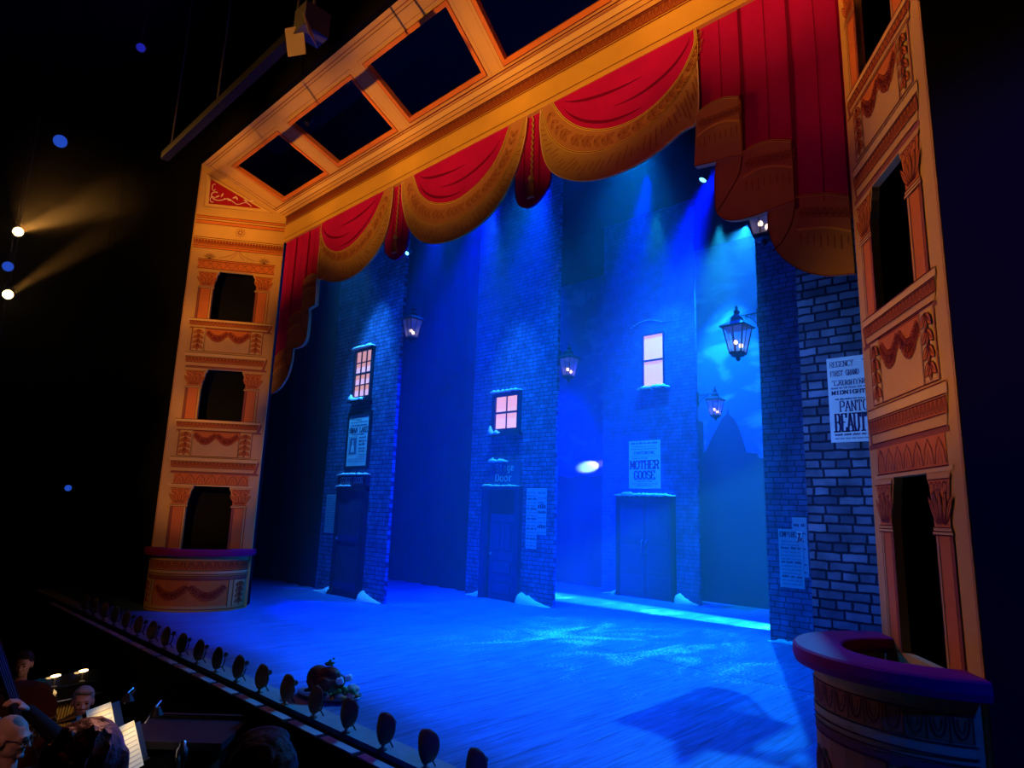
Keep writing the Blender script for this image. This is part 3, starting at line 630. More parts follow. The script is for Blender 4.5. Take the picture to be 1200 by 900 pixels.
# ------------------------------------------------------------------ painted valance
t = thing('painted_valance', 'painted red cutout valance with gold fringed swags and tassels under the orange header', 'valance', (CX, 4.90, 5.95))
def vz(z): return z - 5.95
def smooth_pts(p, n=5):
    out = []
    for i in range(len(p) - 1):
        p0 = p[max(i - 1, 0)]; p1 = p[i]; p2 = p[i + 1]; p3 = p[min(i + 2, len(p) - 1)]
        for k in range(n):
            t_ = k / n
            q = [0.5 * (2 * p1[j] + (p2[j] - p0[j]) * t_ + (2 * p0[j] - 5 * p1[j] + 4 * p2[j] - p3[j]) * t_ ** 2 + (3 * p1[j] - p0[j] - 3 * p2[j] + p3[j]) * t_ ** 3) for j in (0, 1)]
            out.append((q[0], q[1]))
    out.append(p[-1]); return out
def swag(outer, band, red, off, mirror=False):
    f = (lambda p: [((-x if mirror else x), vz(z)) for x, z in p])
    outer, band, red = f(smooth_pts(outer)), f(smooth_pts(band)), f(smooth_pts(red))
    b = MB('drapegold'); top = vz(5.97)
    b.plate([[(outer[0][0], top)] + outer + [(outer[-1][0], top)]], off - .03, off, 'drapegold'); 
    b.line(outer, .012, 'cream', off + .003)
    # fringe strokes
    n = len(outer)
    for i in range(2, 46):
        t_ = i / 48; p = outer[int(t_ * (n - 1))]; q = band[int(t_ * (len(band) - 1))]
        a = random.uniform(.15, .45); c = random.uniform(.5, .85)
        b.line([(p[0] + (q[0] - p[0]) * a, p[1] + (q[1] - p[1]) * a), (p[0] + (q[0] - p[0]) * c, p[1] + (q[1] - p[1]) * c)], .009, 'inksoft', off + .003)
    o = recalc(b.build('swag_fringe', t))
    b = MB('drapeorange'); b.poly([(band[0][0], top)] + band + [(band[-1][0], top)], 'drapeorange', off + .004)
    b.line(band, .022, 'goldlight', off + .006); b.line(band, .006, 'ink', off + .008)
    m = min(len(band), len(red))
    for i in range(2, 30):
        t_ = i / 31; p = band[int(t_ * (len(band) - 1))]; q = red[int(t_ * (len(red) - 1))]
        x = (p[0] + q[0]) / 2; z = (p[1] + q[1]) / 2
        j = min(int(t_ * (len(band) - 1)) + 1, len(band) - 1); a = math.atan2(band[j][1] - band[j - 1][1], band[j][0] - band[j - 1][0])
        for sg in (-1, 1): leaf(b, x, z, a + sg * .6, .10, .035, None, 'inksoft', off + .005, .007)
    b.build('swag_braid', t)
    b = MB('drape'); b.poly([(red[0][0], top)] + red + [(red[-1][0], top)], 'drape', off + .010); b.line(red, .024, 'goldlight', off + .012); b.line(red, .006, 'ink', off + .014)
    # painted folds
    xm = sum(p[0] for p in red) / len(red); zm = min(p[1] for p in red)
    for k in (.35, .62, .85):
        pts = [(p[0] * .92 + xm * .08, top + (p[1] - top) * k - .01) for p in red[3:-3]]
        h_ = len(pts) // 2
        b.line(pts[:h_ + 3] if k != .62 else pts[h_ - 4:], .035, 'drapedark', off + .0115, taper=True)
    b.build('swag_cloth', t)
c = lambda p: [(x - CX, z) for x, z in p]
Cout = c([(-4.41, 5.95), (-4.41, 5.70), (-4.34, 5.34), (-4.17, 5.09), (-3.83, 4.90), (-3.43, 4.83), (-3.03, 4.87), (-2.70, 4.99), (-2.535, 5.08), (-2.53, 5.72), (-2.53, 5.95)])
Cband = c([(-4.39, 5.94), (-4.27, 5.60), (-4.05, 5.34), (-3.77, 5.19), (-3.45, 5.13), (-3.12, 5.17), (-2.86, 5.28), (-2.66, 5.45), (-2.535, 5.66), (-2.535, 5.94)])
Cred = c([(-4.24, 5.96), (-4.06, 5.69), (-3.82, 5.48), (-3.51, 5.34), (-3.19, 5.31), (-2.93, 5.38), (-2.70, 5.54), (-2.55, 5.78), (-2.54, 5.96)])
Bh = [(1.16, 5.95), (1.12, 5.65), (.98, 5.30), (.74, 5.02), (.42, 4.86), (0, 4.80)]
Bout = [(-x, z) for x, z in Bh] + [(x, z) for x, z in Bh[-2::-1]]
Bb = [(1.12, 5.95), (.98, 5.56), (.72, 5.27), (.38, 5.10), (0, 5.05)]; Bband = [(-x, z) for x, z in Bb] + [(x, z) for x, z in Bb[-2::-1]]
Br = [(.90, 5.95), (.72, 5.62), (.42, 5.40), (0, 5.30)]; Bred = [(-x, z) for x, z in Br] + [(x, z) for x, z in Br[-2::-1]]
# tongues with tassels
for sg in (-1, 1):
    b = MB('drape'); pts = smooth_pts([(.98, 5.97), (.98, 5.20), (1.02, 4.97), (1.14, 4.87), (1.28, 4.87), (1.42, 4.97), (1.50, 5.15), (1.50, 5.97)])
    pts = [(sg * x, vz(z)) for x, z in pts]; b.plate([pts], -.03, 0, 'drape'); b.line(pts, .008, 'drapedark', .002)
    for q in (1.10, 1.32): b.line([(sg * q, vz(5.9)), (sg * (q + .02), vz(5.05))], .02, 'drapedark', .003, taper=True)
    recalc(b.build('tongue', t))
    b = MB('drapegold'); x = sg * 1.235
    for i in range(20): b.ball((x + .008 * (1 if i % 2 else -1), -.014, vz(5.92 - i * .036)), (.013, .008, .024), 'drapegold', 8, 6)
    b.lathe([(.005, .0), (.03, .005), (.035, .03), (.02, .05), (.02, .06)], (x, -.02, vz(5.15)), 'goldlight', 10)
    b.lathe([(.055, .0), (.05, .05), (.035, .15), (.025, .19), (.03, .20)], (x, -.02, vz(4.95)), 'drapegold', 10, 1, .5)
    for k in range(-3, 4): b.line([(x + k * .012, vz(5.12)), (x + k * .015, vz(4.96))], .004, 'inksoft', .05)
    b.build('tassel', t)
swag(Cout, Cband, Cred, .03); swag(Cout, Cband, Cred, .03, True); swag(Bout, Bband, Bred, .03)
# side tails: stepped jabots, right side described, mirrored for the left
def tail(sg):
    f = lambda p: [(sg * (x - CX), vz(z)) for x, z in p]
    # three pleats, the last is nearest the tower
    pl = [((-2.54, -2.15), 5.07, 4.6, .015), ((-2.15, -1.745), 4.55, 4.02, .025), ((-1.745, -1.36), 3.95, 3.37, .035)]
    b = MB('drape'); p = f([(-2.545, 5.97), (-2.54, 4.9), (-2.14, 4.9), (-2.14, 4.4), (-1.745, 4.4), (-1.74, 3.8), (-1.34, 3.8), (-1.34, 5.97)]); b.plate([p], -.03, .0, 'drape')
    for (x0, x1), zt, zb, off in pl:
        b.rect(*sorted((sg * (x0 + .01 - CX), sg * (x1 - CX))), vz(zt - .05), vz(5.97), 'drape', off * .4)
        for q, w in ((x0 + .012, .03), (x0 + (x1 - x0) * .55, .006)): b.line(f([(q, 5.97), (q + .01, 5.2), (q + .005, zt)]), w, 'drapedark', off * .4 + .004)
    recalc(b.build('tail_cloth', t))
    # gold hems: outline of every step
    hems = [([(-2.54, 5.09), (-2.42, 5.13), (-2.28, 5.13), (-2.15, 5.08)], [(-2.14, 4.54), (-2.26, 4.57), (-2.38, 4.575), (-2.57, 4.60)]),
            ([(-2.14, 4.57), (-2.02, 4.60), (-1.88, 4.58), (-1.745, 4.52)], [(-1.745, 4.02), (-1.95, 4.0), (-2.10, 3.99), (-2.22, 4.0), (-2.32, 4.04), (-2.385, 4.15), (-2.385, 4.45), (-2.36, 4.62)]),
            ([(-1.735, 4.05), (-1.62, 4.03), (-1.5, 4.0), (-1.36, 3.93)], [(-1.355, 3.34), (-1.55, 3.37), (-1.70, 3.44), (-1.82, 3.54), (-1.90, 3.66), (-1.95, 3.82), (-1.955, 3.98), (-1.92, 4.08)])]
    offs = (.045, .03, .015)
    for k, (top, bot) in enumerate(hems):
        off = offs[k]
        b = MB('drapegold'); tp = f(smooth_pts(top, 3)); bt = f(smooth_pts(bot, 3)); b.plate([tp + bt], -.02, off, 'drapegold')
        b.line(tp, .02, 'goldlight', off + .004); b.line(tp, .005, 'ink', off + .006); b.line(bt, .010, 'inksoft', off + .004)
        dz = (.22, .22, .27)[k]
        low = [(x, z - dz) for x, z in tp]; b.poly(tp + low[::-1], 'drapeorange', off + .002); b.line(low, .018, 'goldlight', off + .005)
        if k:   # the turned back fold
            b.line(f(smooth_pts([((-2.14, -1.735)[k - 1], (4.55, 4.03)[k - 1]), ((-2.17, -1.77)[k - 1], (4.40, 3.86)[k - 1]), ((-2.26, -1.85)[k - 1], (4.26, 3.72)[k - 1]), ((-2.37, -1.93)[k - 1], (4.12, 3.66)[k - 1])], 4)), .012, 'ink', off + .006)
        for i in range(8):
            q = tp[0][0] + (tp[-1][0] - tp[0][0]) * (i + .5) / 8; zz = tp[0][1] + (tp[-1][1] - tp[0][1]) * (i + .5) / 8
            for s2 in (-1, 1): leaf(b, q, zz - dz * .5, s2 * .6 + (0 if sg > 0 else PI), .06, .03, None, 'inksoft', off + .003, .006)
            b.line([(q, zz - dz - .03), (q, zz - dz - random.uniform(.08, .14))], .007, 'inksoft', off + .004)
        recalc(b.build('tail_hem', t))
tail(1); tail(-1)

# ------------------------------------------------------------------ lettering
GL = {'A': [[(0, 0), (.5, 1), (1, 0)], [(.2, .35), (.8, .35)]], 'B': [[(.1, 0), (.1, 1), (.7, 1), (.88, .86), (.88, .64), (.7, .53), (.1, .53)], [(.7, .53), (.95, .4), (.95, .14), (.75, 0), (.1, 0)]],
 'C': [[(.95, .78), (.75, 1), (.3, 1), (.05, .75), (.05, .25), (.3, 0), (.75, 0), (.95, .22)]], 'D': [[(.1, 0), (.1, 1), (.65, 1), (.95, .75), (.95, .25), (.65, 0), (.1, 0)]],
 'E': [[(.95, .8), (.95, 1), (.1, 1), (.1, 0), (.95, 0), (.95, .2)], [(.1, .52), (.7, .52)]], 'F': [[(.95, .8), (.95, 1), (.1, 1), (.1, 0)], [(.1, .52), (.7, .52)]],
 'G': [[(.95, .78), (.75, 1), (.3, 1), (.05, .75), (.05, .25), (.3, 0), (.75, 0), (.95, .2), (.95, .45), (.6, .45)]], 'H': [[(.1, 0), (.1, 1)], [(.9, 0), (.9, 1)], [(.1, .5), (.9, .5)]],
 'I': [[(.5, 0), (.5, 1)]], 'K': [[(.1, 0), (.1, 1)], [(.9, 1), (.12, .45)], [(.35, .6), (.95, 0)]], 'L': [[(.1, 1), (.1, 0), (.95, 0), (.95, .25)]],
 'M': [[(.05, 0), (.05, 1), (.5, .25), (.95, 1), (.95, 0)]], 'N': [[(.1, 0), (.1, 1), (.9, 0), (.9, 1)]], 'O': [[(.3, 0), (.05, .25), (.05, .75), (.3, 1), (.7, 1), (.95, .75), (.95, .25), (.7, 0), (.3, 0)]],
 'P': [[(.1, 0), (.1, 1), (.7, 1), (.95, .85), (.95, .6), (.7, .45), (.1, .45)]], 'R': [[(.1, 0), (.1, 1), (.7, 1), (.92, .85), (.92, .62), (.7, .5), (.1, .5)], [(.55, .5), (.95, 0)]],
 'S': [[(.92, .8), (.7, 1), (.3, 1), (.08, .82), (.08, .64), (.3, .52), (.7, .48), (.92, .36), (.92, .18), (.7, 0), (.3, 0), (.08, .2)]], 'T': [[(.05, .8), (.05, 1), (.95, 1), (.95, .8)], [(.5, 1), (.5, 0)]],
 'U': [[(.1, 1), (.1, .25), (.3, 0), (.7, 0), (.9, .25), (.9, 1)]], 'W': [[(0, 1), (.25, 0), (.5, .8), (.75, 0), (1, 1)]], 'Y': [[(.05, 1), (.5, .5), (.95, 1)], [(.5, .5), (.5, 0)]],
 't': [[(.45, .95), (.45, .15), (.6, 0), (.8, .05)], [(.15, .68), (.8, .68)]], 'a': [[(.15, .60), (.35, .72), (.65, .72), (.8, .55), (.8, 0)], [(.8, .4), (.35, .4), (.12, .2), (.3, 0), (.6, 0), (.8, .15)]],
 'g': [[(.8, .68), (.8, -.15), (.6, -.3), (.25, -.25)], [(.8, .35), (.65, .05), (.35, .05), (.15, .35), (.35, .68), (.65, .66), (.8, .45)]], 'e': [[(.15, .36), (.85, .36), (.75, .62), (.5, .7), (.25, .6), (.12, .35), (.25, .08), (.5, 0), (.82, .1)]],
 'o': [[(.35, 0), (.12, .2), (.12, .5), (.35, .7), (.65, .7), (.88, .5), (.88, .2), (.65, 0), (.35, 0)]], 'r': [[(.25, 0), (.25, .7)], [(.25, .45), (.5, .68), (.8, .66)]], ',': [[(.4, .05), (.3, -.15)]]}
def text(b, s, x, z, h, w, m='print', wt=.16, off=.004, serif=True, gap=.18):
    """writes s from x with cap height h over width w"""
    n = len(s); cw = w / (n - gap) ; cx = x
    for ch in s:
        if ch in GL:
            for st in GL[ch]:
                pts = [(cx + px * cw * (1 - gap), z + pz * h) for px, pz in st]
                for i in range(len(pts) - 1):
                    p, q = pts[i], pts[i + 1]; dx, dz = q[0] - p[0], q[1] - p[1]; l = math.hypot(dx, dz) or 1
                    th = cw * wt * (1.0 if abs(dz) / l > .5 else .55)
                    ex, ez = dx / l * th * .3, dz / l * th * .3
                    b.line([(p[0] - ex, p[1] - ez), (q[0] + ex, q[1] + ez)], th, m, off)
                if serif and ch not in 'OCGSagoe,':
                    for (px, pz) in (st[0], st[-1]):
                        if (pz in (0, 1)) and not (ch in 'ETFL' and px in (.05, .95)):
                            X_ = cx + px * cw * (1 - gap); Z_ = z + pz * h; b.line([(X_ - cw * wt * 1.1, Z_), (X_ + cw * wt * 1.1, Z_)], h * .07, m, off)
        cx += cw
def bars(b, x0, x1, z, h, m='print', off=.004, seed=0):
    r = random.Random(seed); x = x0
    while x < x1 - h:
        l = min(r.uniform(1.2, 4.2) * h, x1 - x); 
        k = x
        while k < x + l: 
            kk = min(k + h * .45, x + l); b.rect(k, kk, z, z + h * r.uniform(.65, 1), m, off); k += h * .6
        x += l + h * .7

# ------------------------------------------------------------------ painted houses
def snow_drift(name, parent, x0, x1, h, side, y=-.06, d=.16, seed=1):
    """small heap of snow against the foot of a flat, high end at side"""
    r = random.Random(seed); b = MB('snow'); n = 14; m_ = 6; vs = []
    for i in range(n + 1):
        t_ = i / n; hh = h * ((1 - t_) ** 1.6 if side < 0 else t_ ** 1.6) * r.uniform(.8, 1.15) + .012
        if i in (0, n): hh = min(hh, h * .75)
        dd = d * (.35 + .65 * hh / h)
        for j in range(m_ + 1):
            a = PI / 2 * j / m_; vs.append((x0 + (x1 - x0) * t_ + r.uniform(-.008, .008), y - dd * math.sin(a), hh * math.cos(a)))
    fs = [(i * (m_ + 1) + j, (i + 1) * (m_ + 1) + j, (i + 1) * (m_ + 1) + j + 1, i * (m_ + 1) + j + 1) for i in range(n) for j in range(m_)]
    fs += [tuple(range(m_ + 1)) , tuple(range(n * (m_ + 1), (n + 1) * (m_ + 1)))]
    b.add(vs, fs); o = b.build(name, parent, smooth=True); return o
def snow_cap(parent, x0, x1, z, th, y0=-.11, y1=-.0, seed=1, lump=None):
    r = random.Random(seed); b = MB('snow'); n = max(8, int((x1 - x0) / .03)); m_ = 5; vs = []
    for i in range(n + 1):
        t_ = i / n; hh = th * r.uniform(.5, 1.25) * (min(1, 6 * t_ + .3)) * (min(1, 6 * (1 - t_) + .3)); lo = th * r.uniform(.0, .35)
        if lump: hh += lump[1] * math.exp(-((t_ - lump[0]) / .12) ** 2)
        for j in range(m_ + 1):
            a = PI * j / m_; vs.append((x0 + (x1 - x0) * t_, (y0 + y1) / 2 + (y0 - y1) / 2 * math.cos(a) * r.uniform(.9, 1.1), z + (hh * math.sin(a) if 0 < j < m_ else -lo)))
    k = m_ + 1
    fs = [(i * k + j, i * k + (j + 1) % k, (i + 1) * k + (j + 1) % k, (i + 1) * k + j) for i in range(n) for j in range(k)] + [tuple(range(k)), tuple(range(n * k, (n + 1) * k))]
    b.add(vs, fs); return recalc(b.build('snow', parent, smooth=True))
def window(parent, x0, x1, z0, z1, cols, rows, pane, fr='frameblack', fw=.06, mid=True, y=-.03):
    b = MB(fr); b.plate([[(x0, z0), (x1, z0), (x1, z1), (x0, z1)], [(x0 + fw, z0 + fw), (x0 + fw, z1 - fw), (x1 - fw, z1 - fw), (x1 - fw, z0 + fw)]], 0.0, .045, fr)
    X0, X1, Z0, Z1 = x0 + fw, x1 - fw, z0 + fw, z1 - fw
    for i in range(1, cols): x = X0 + (X1 - X0) * i / cols; b.b2(x - .008, x + .008, -.03, -.002, Z0, Z1)
    for j in range(1, rows): z = Z0 + (Z1 - Z0) * j / rows; w = .018 if (j * 2 == rows) else .008; b.b2(X0, X1, -.034, -.002, z - w, z + w)
    b.b2(x0 - .03, x1 + .03, -.10, 0, z0 - .05, z0)
    w = recalc(b.build('window', parent))
    b = MB(pane); b.b2(X0, X1, -.006, -.002, Z0, Z1, pane); b.build('pane', w)
    return w
def flat(name, label, x0, x1, Y, ztop, m, loc_x=None):
    t = thing(name, label, 'scenery flat', ((x0 + x1) / 2, Y, 0))
    h = (x1 - x0) / 2
    b = MB(m); b.b2(-h, h, 0, .06, 0, ztop, m); b.build('brick_wall', t)
    b = MB('darkwood')
    x = -h + .35; b.tube([(x, .06, 1.6), (x, .55, .03)], .02, 'darkwood', 6); b.b2(x - .03, x + .03, .06, .60, 0, .03, 'darkwood')
    b.build('brace', t)
    return t
# near house on the left
t = flat('house_flat', 'dark brick house flat nearest the left tower, with tall pink lit window above framed poster', -11.55, -9.38, 6.80, 8.2, 'brick'); c0 = (-11.55 - 9.38) / 2
k = lambda x: x - c0
w = window(t, k(-10.78), k(-10.15), 3.54, 4.53, 3, 4, 'pane_a'); 
snow_cap(t, k(-10.80), k(-10.12), 4.53, .05, seed=2); snow_cap(t, k(-10.80), k(-10.30), 3.52, .05, -.12, -.02, 3, (.1, .09))
b = MB('darkwood'); b.b2(k(-10.93), k(-10.03), -.05, 0, 0, 1.92)
for i in range(6): b.b2(k(-10.84) + i * .12, k(-10.84) + i * .12 + .11, -.062, -.05, .06, 1.80, 'darkwood')
b.b2(k(-10.86), k(-10.10), -.075, -.06, .95, 1.06, 'doorblue'); b.b2(k(-10.86), k(-10.10), -.075, -.06, .12, .24, 'doorblue')
b.b2(k(-10.95), k(-10.84), -.08, 0, 0, 1.92, 'frameblack'); b.b2(k(-10.12), k(-10.01), -.08, 0, 0, 1.92, 'frameblack'); b.b2(k(-10.95), k(-10.01), -.09, 0, 1.84, 1.93, 'frameblack')
d = b.build('door', t); b = MB('silver'); b.ball((k(-10.79), -.10, 1.0), .028, 'silver'); b.tube([(k(-10.79), -.06, 1.0), (k(-10.79), -.1, 1.0)], .01, 'silver'); b.build('door_knob', d)
b = MB('redsign'); b.b2(k(-10.95), k(-10.02), -.08, 0, 1.95, 2.14, 'redsign'); text(b, 'STAGE DOOR', k(-10.84), 1.99, .10, .72, 'signletter', .2, .083); b.build('sign', t)
snow_cap(t, k(-10.96), k(-10.00), 2.14, .035, seed=5); snow_cap(t, k(-10.96), k(-10.50), 1.93, .03, -.12, -.05, seed=6)
s_ = snow_drift('snow_heap', t, k(-11.55), k(-10.98), .13, 1, 0, .14, 8); s_ = snow_drift('snow_heap', t, k(-10.0), k(-9.42), .17, -1, 0, .14, 9)
# middle house
t = flat('house_flat', 'dark brick house flat in the middle with Stage Door sign over a panelled door', -9.67, -7.48, 8.90, 8.2, 'brick'); c0 = (-9.67 - 7.48) / 2
window(t, k(-9.09), k(-8.33), 3.03, 3.83, 2, 2, 'pane_b', fw=.09)
snow_cap(t, k(-9.10), k(-8.32), 3.83, .045, seed=11, lump=(.05, .02)); snow_cap(t, k(-9.12), k(-8.82), 3.02, .07, -.12, -.02, 12, (.15, .12))
b = MB('signpaint'); b.b2(k(-9.08), k(-8.30), -.03, 0, 2.05, 2.50, 'signpaint'); text(b, 'Stage', k(-8.93), 2.32, .125, .47, 'signletter', .26, .034); text(b, 'Door', k(-8.93), 2.13, .125, .44, 'signletter', .26, .034); b.build('sign', t)
snow_cap(t, k(-9.10), k(-8.62), 2.49, .06, -.09, .0, 13, (.12, .03)); 
b = MB('doorblue'); b.b2(k(-9.20), k(-8.26), -.02, 0, 0, 2.0, 'frameblack')
b.b2(k(-9.22), k(-9.10), -.10, 0, 0, 2.0, 'doorblue'); b.b2(k(-8.36), k(-8.24), -.10, 0, 0, 2.0, 'doorblue'); b.b2(k(-9.24), k(-8.22), -.13, 0, 1.97, 2.03, 'doorblue')
b.b2(k(-9.0), k(-8.36), -.045, 0, 0, 1.52, 'woodpaint')
for (a0, a1, z0_, z1_) in ((-8.93, -8.72, .85, 1.38), (-8.64, -8.43, .85, 1.38), (-8.93, -8.43, .45, .70), (-8.93, -8.43, .08, .32)):
    b.b2(k(a0), k(a1), -.052, -.04, z0_, z1_, 'doorblue'); b.b2(k(a0) + .03, k(a1) - .03, -.06, -.045, z0_ + .03, z1_ - .03, 'woodpaint')
d = b.build('door', t); b = MB('silver'); b.ball((k(-8.93), -.09, .80), .025); b.tube([(k(-8.93), -.045, .80), (k(-8.93), -.09, .80)], .009); b.build('door_knob', d)
snow_cap(t, k(-9.20), k(-8.26), 2.03, .03, -.13, -.03, 14, (.05, .03))
s_ = snow_drift('snow_heap', t, k(-9.62), k(-9.22), .13, 1, 0, .14, 18); s_ = snow_drift('snow_heap', t, k(-8.24), k(-7.52), .22, -1, 0, .15, 19)
# far house
t = flat('house_flat', 'hazy brick house flat farthest upstage with double doors and one tall pink window', -8.36, -6.15, 11.5, 8.2, 'brickfine'); c0 = (-8.36 - 6.15) / 2
window(t, k(-7.34), k(-6.83), 4.16, 5.29, 1, 2, 'pane_c', fw=.025)
snow_cap(t, k(-7.42), k(-6.72), 4.13, .07, -.14, 0, 21)
b = MB('snow'); 
for i in range(14): 
    a = i / 13; b.ball((k(-7.62) + a * .92, -.02, 5.50 + .10 * math.sin(PI * min(1, a * 1.25)) * (1 if a < .8 else .9)), (.045, .02, .006 + .006 * (a < .5)), 'snow', 8, 6)
b.build('snow_line', t)
b = MB('doorblue'); b.b2(k(-7.95), k(-6.65), -.03, 0, 0, 1.96, 'doorblue'); b.b2(k(-7.97), k(-6.63), -.08, 0, 1.90, 1.97, 'frameblack')
b.b2(k(-7.97), k(-7.90), -.07, 0, 0, 1.92, 'frameblack'); b.b2(k(-6.70), k(-6.63), -.07, 0, 0, 1.92, 'frameblack'); b.b2(k(-7.306), k(-7.294), -.036, 0, 0, 1.9, 'frameblack')
for a0 in (-7.84, -7.24):
    for z0_, z1_ in ((.12, .42), (.5, .98), (1.08, 1.8)): b.b2(k(a0), k(a0 + .48), -.038, -.03, z0_, z1_, 'woodpaint'); b.b2(k(a0) + .015, k(a0 + .48) - .015, -.044, -.03, z0_ + .015, z1_ - .015, 'doorblue')
d = b.build('double_door', t)
for x in (-7.35, -7.25): b = MB('silver'); b.tube([(k(x), -.04, .85), (k(x), -.09, .87), (k(x), -.09, 1.09), (k(x), -.04, 1.11)], .012, 'silver'); b.build('pull_handle', d)
snow_cap(t, k(-7.98), k(-6.62), 1.97, .05, -.12, -.0, 22, (.25, .03))
s_ = snow_drift('snow_heap', t, k(-8.30), k(-7.97), .09, 1, 0, .14, 28); s_ = snow_drift('snow_heap', t, k(-6.62), k(-6.18), .20, -1, 0, .15, 29)
# right hand houses
t = flat('house_flat', 'plain brick flat with torn playbills and lantern, upstage of the big brick wall at right', -3.88, -0.6, 9.15, 8.2, 'brick'); c0 = (-3.88 - 0.6) / 2
snow_cap(t, k(-3.88), k(-2.2), .0, .05, -.10, 0, 31)
t = flat('house_flat', 'large coarse brick wall flat directly beside the right orange tower', -2.46, 1.2, 6.80, 8.2, 'brickbig'); c0 = (-2.46 + 1.2) / 2
snow_cap(t, k(-2.46), k(-1.2), .0, .05, -.10, 0, 32)

# posters
def poster(name, label, cat, x0, x1, z0, z1, Y, m='paper', group=None, y=-.004):
    t = thing(name, label, cat, ((x0 + x1) / 2, Y, z0), 0, group)
    b = MB(m); h = (x1 - x0) / 2; b.b2(-h, h, y - .003, y, 0, z1 - z0, m); b.build('sheet', t)
    return t, -h, h, z1 - z0
t, a, c_, H_ = poster('framed_poster', 'framed SWAN LAKE playbill hanging above the near left door', 'poster', -10.78, -10.12, 2.30, 3.25, 6.80, 'paper', y=-.03)
b = MB('frameblack'); b.plate([[(a - .05, -.06), (c_ + .05, -.06), (c_ + .05, H_ + .06), (a - .05, H_ + .06)], [(a, 0), (a, H_), (c_, H_), (c_, 0)]], .0, .05, 'frameblack'); recalc(b.build('frame', t))
b = MB('print'); o = .036
text(b, 'SWAN LAKE', a + .04, .62, .09, .58, 'print', .28, o); bars(b, a + .1, c_ - .08, .90, .025, 'print', o, 1); bars(b, a + .25, c_ - .25, .845, .02, 'print', o, 2)
bars(b, a + .06, c_ - .05, .80, .02, 'print', o, 3); bars(b, a + .05, c_ - .04, .74, .025, 'print', o, 4); bars(b, a + .12, c_ - .12, .575, .02, 'print', o, 5)
b.line([(a + .05, .22), (a + .31, .22), (a + .31, .54), (a + .05, .54)], .012, 'printsoft', o, closed=True); b.rect(a + .07, a + .29, .24, .52, 'printsoft', o - .001)
b.poly([(a + .12, .25), (a + .24, .25), (a + .22, .37), (a + .19, .40), (a + .20, .46), (a + .18, .49), (a + .155, .46), (a + .16, .40), (a + .13, .36)], 'paper', o + .002)
for i, (z, h_) in enumerate(((.51, .025), (.44, .035), (.38, .035), (.31, .025), (.26, .025), (.20, .015), (.16, .015))): bars(b, a + .37, c_ - .05, z, h_, 'print', o, 10 + i)
for z in (.12, .08): bars(b, a + .06, c_ - .05, z, .014, 'printsoft', o, 40)
b.build('lettering', t)
t, a, c_, H_ = poster('playbill', 'small closely printed playbill on bricks left of the near left door', 'poster', -11.40, -10.97, 1.07, 1.78, 6.80, 'paperdim')
b = MB('printsoft'); 
for i in range(16): bars(b, a + .03, c_ - .02, .03 + i * .042, .022, 'printsoft', .009, 50 + i)
b.build('lettering', t)
t, a, c_, H_ = poster('playbill', 'long narrow playbill immediately right of the middle panelled door', 'poster', -8.14, -7.88, .94, 2.0, 8.90, 'paperdim')
b = MB('print')
for i in range(17): bars(b, a + .02, c_ - .01, .04 + i * .058, (.03, .022, .038)[i % 3], 'print' if i % 3 == 2 else 'printsoft', .009, 80 + i)
b.build('lettering', t)
t, a, c_, H_ = poster('playbill', 'shorter playbill with bold dark lines, at the right end of the pair on middle house', 'poster', -7.875, -7.66, 1.19, 2.0, 8.90, 'paperdim')
b = MB('print')
for i, h_ in enumerate((.03, .08, .03, .03, .06, .10, .05, .03, .05)): bars(b, a + .015, c_ - .01, .03 + i * .085, h_ * .8, 'print' if h_ > .05 else 'printsoft', .009, 100 + i)
b.build('lettering', t)
t, a, c_, H_ = poster('playbill', 'pale MOTHER GOOSE pantomime playbill above the far double doors', 'poster', -7.69, -6.95, 2.11, 3.08, 11.5)
b = MB('print')
text(b, 'MOTHER', a + .04, .40, .16, .66, 'printred', .30, .009); text(b, 'GOOSE', a + .13, .19, .16, .48, 'print', .30, .009); text(b, 'PANTOMIME', a + .13, .69, .06, .48, 'print', .2, .009)
bars(b, a + .05, c_ - .04, .90, .035, 'print', .009, 120); bars(b, a + .1, c_ - .1, .84, .02, 'printsoft', .009, 121); bars(b, a + .06, c_ - .06, .79, .02, 'printsoft', .009, 122)
bars(b, a + .08, c_ - .3, .60, .022, 'print', .009, 123); bars(b, a + .2, c_ - .2, .14, .02, 'print', .009, 124); bars(b, a + .06, c_ - .06, .09, .015, 'printsoft', .009, 125); bars(b, a + .2, c_ - .2, .05, .02, 'print', .009, 126)
bars(b, a + .05, c_ - .05, .645, .012, 'printsoft', .009, 127)
b.build('lettering', t)
t, a, c_, H_ = poster('playbill', 'torn EMPIRE playbill pasted low on the plain right brick flat', 'poster', -3.71, -3.39, .71, 1.47, 9.15, 'paperdim', y=-.008)
b = MB('print'); text(b, 'EMPIRE', a + .02, .66, .065, .22, 'print', .3, .013)
b.rect(a + .245, a + .315, .60, .74, 'paper', .012); text(b, 'T', a + .265, .66, .05, .03, 'printred', .5, .014); text(b, 'H', a + .265, .61, .04, .04, 'printred', .4, .014)
for i in range(13): bars(b, a + .03, c_ - .03, .04 + i * .046, (.018, .03)[i % 4 == 2], 'print' if i % 4 == 2 else 'printsoft', .013, 140 + i)
b.build('lettering', t)
t, a, c_, H_ = poster('playbill', 'taller torn bill showing behind the EMPIRE playbill on the right', 'poster', -3.52, -3.33, .86, 1.63, 9.15, 'paperdim')
b = MB('print')
for i in range(7): bars(b, a + .02, c_ - .02, .05 + i * .1, .04 if i == 6 else .025, 'print', .009, 160 + i)
b.build('lettering', t)
t, a, c_, H_ = poster('playbill', 'large REGENCY playbill on coarse bricks, half hidden behind the right tower', 'poster', -2.20, -1.54, 2.35, 3.19, 6.80)
b = MB('print')
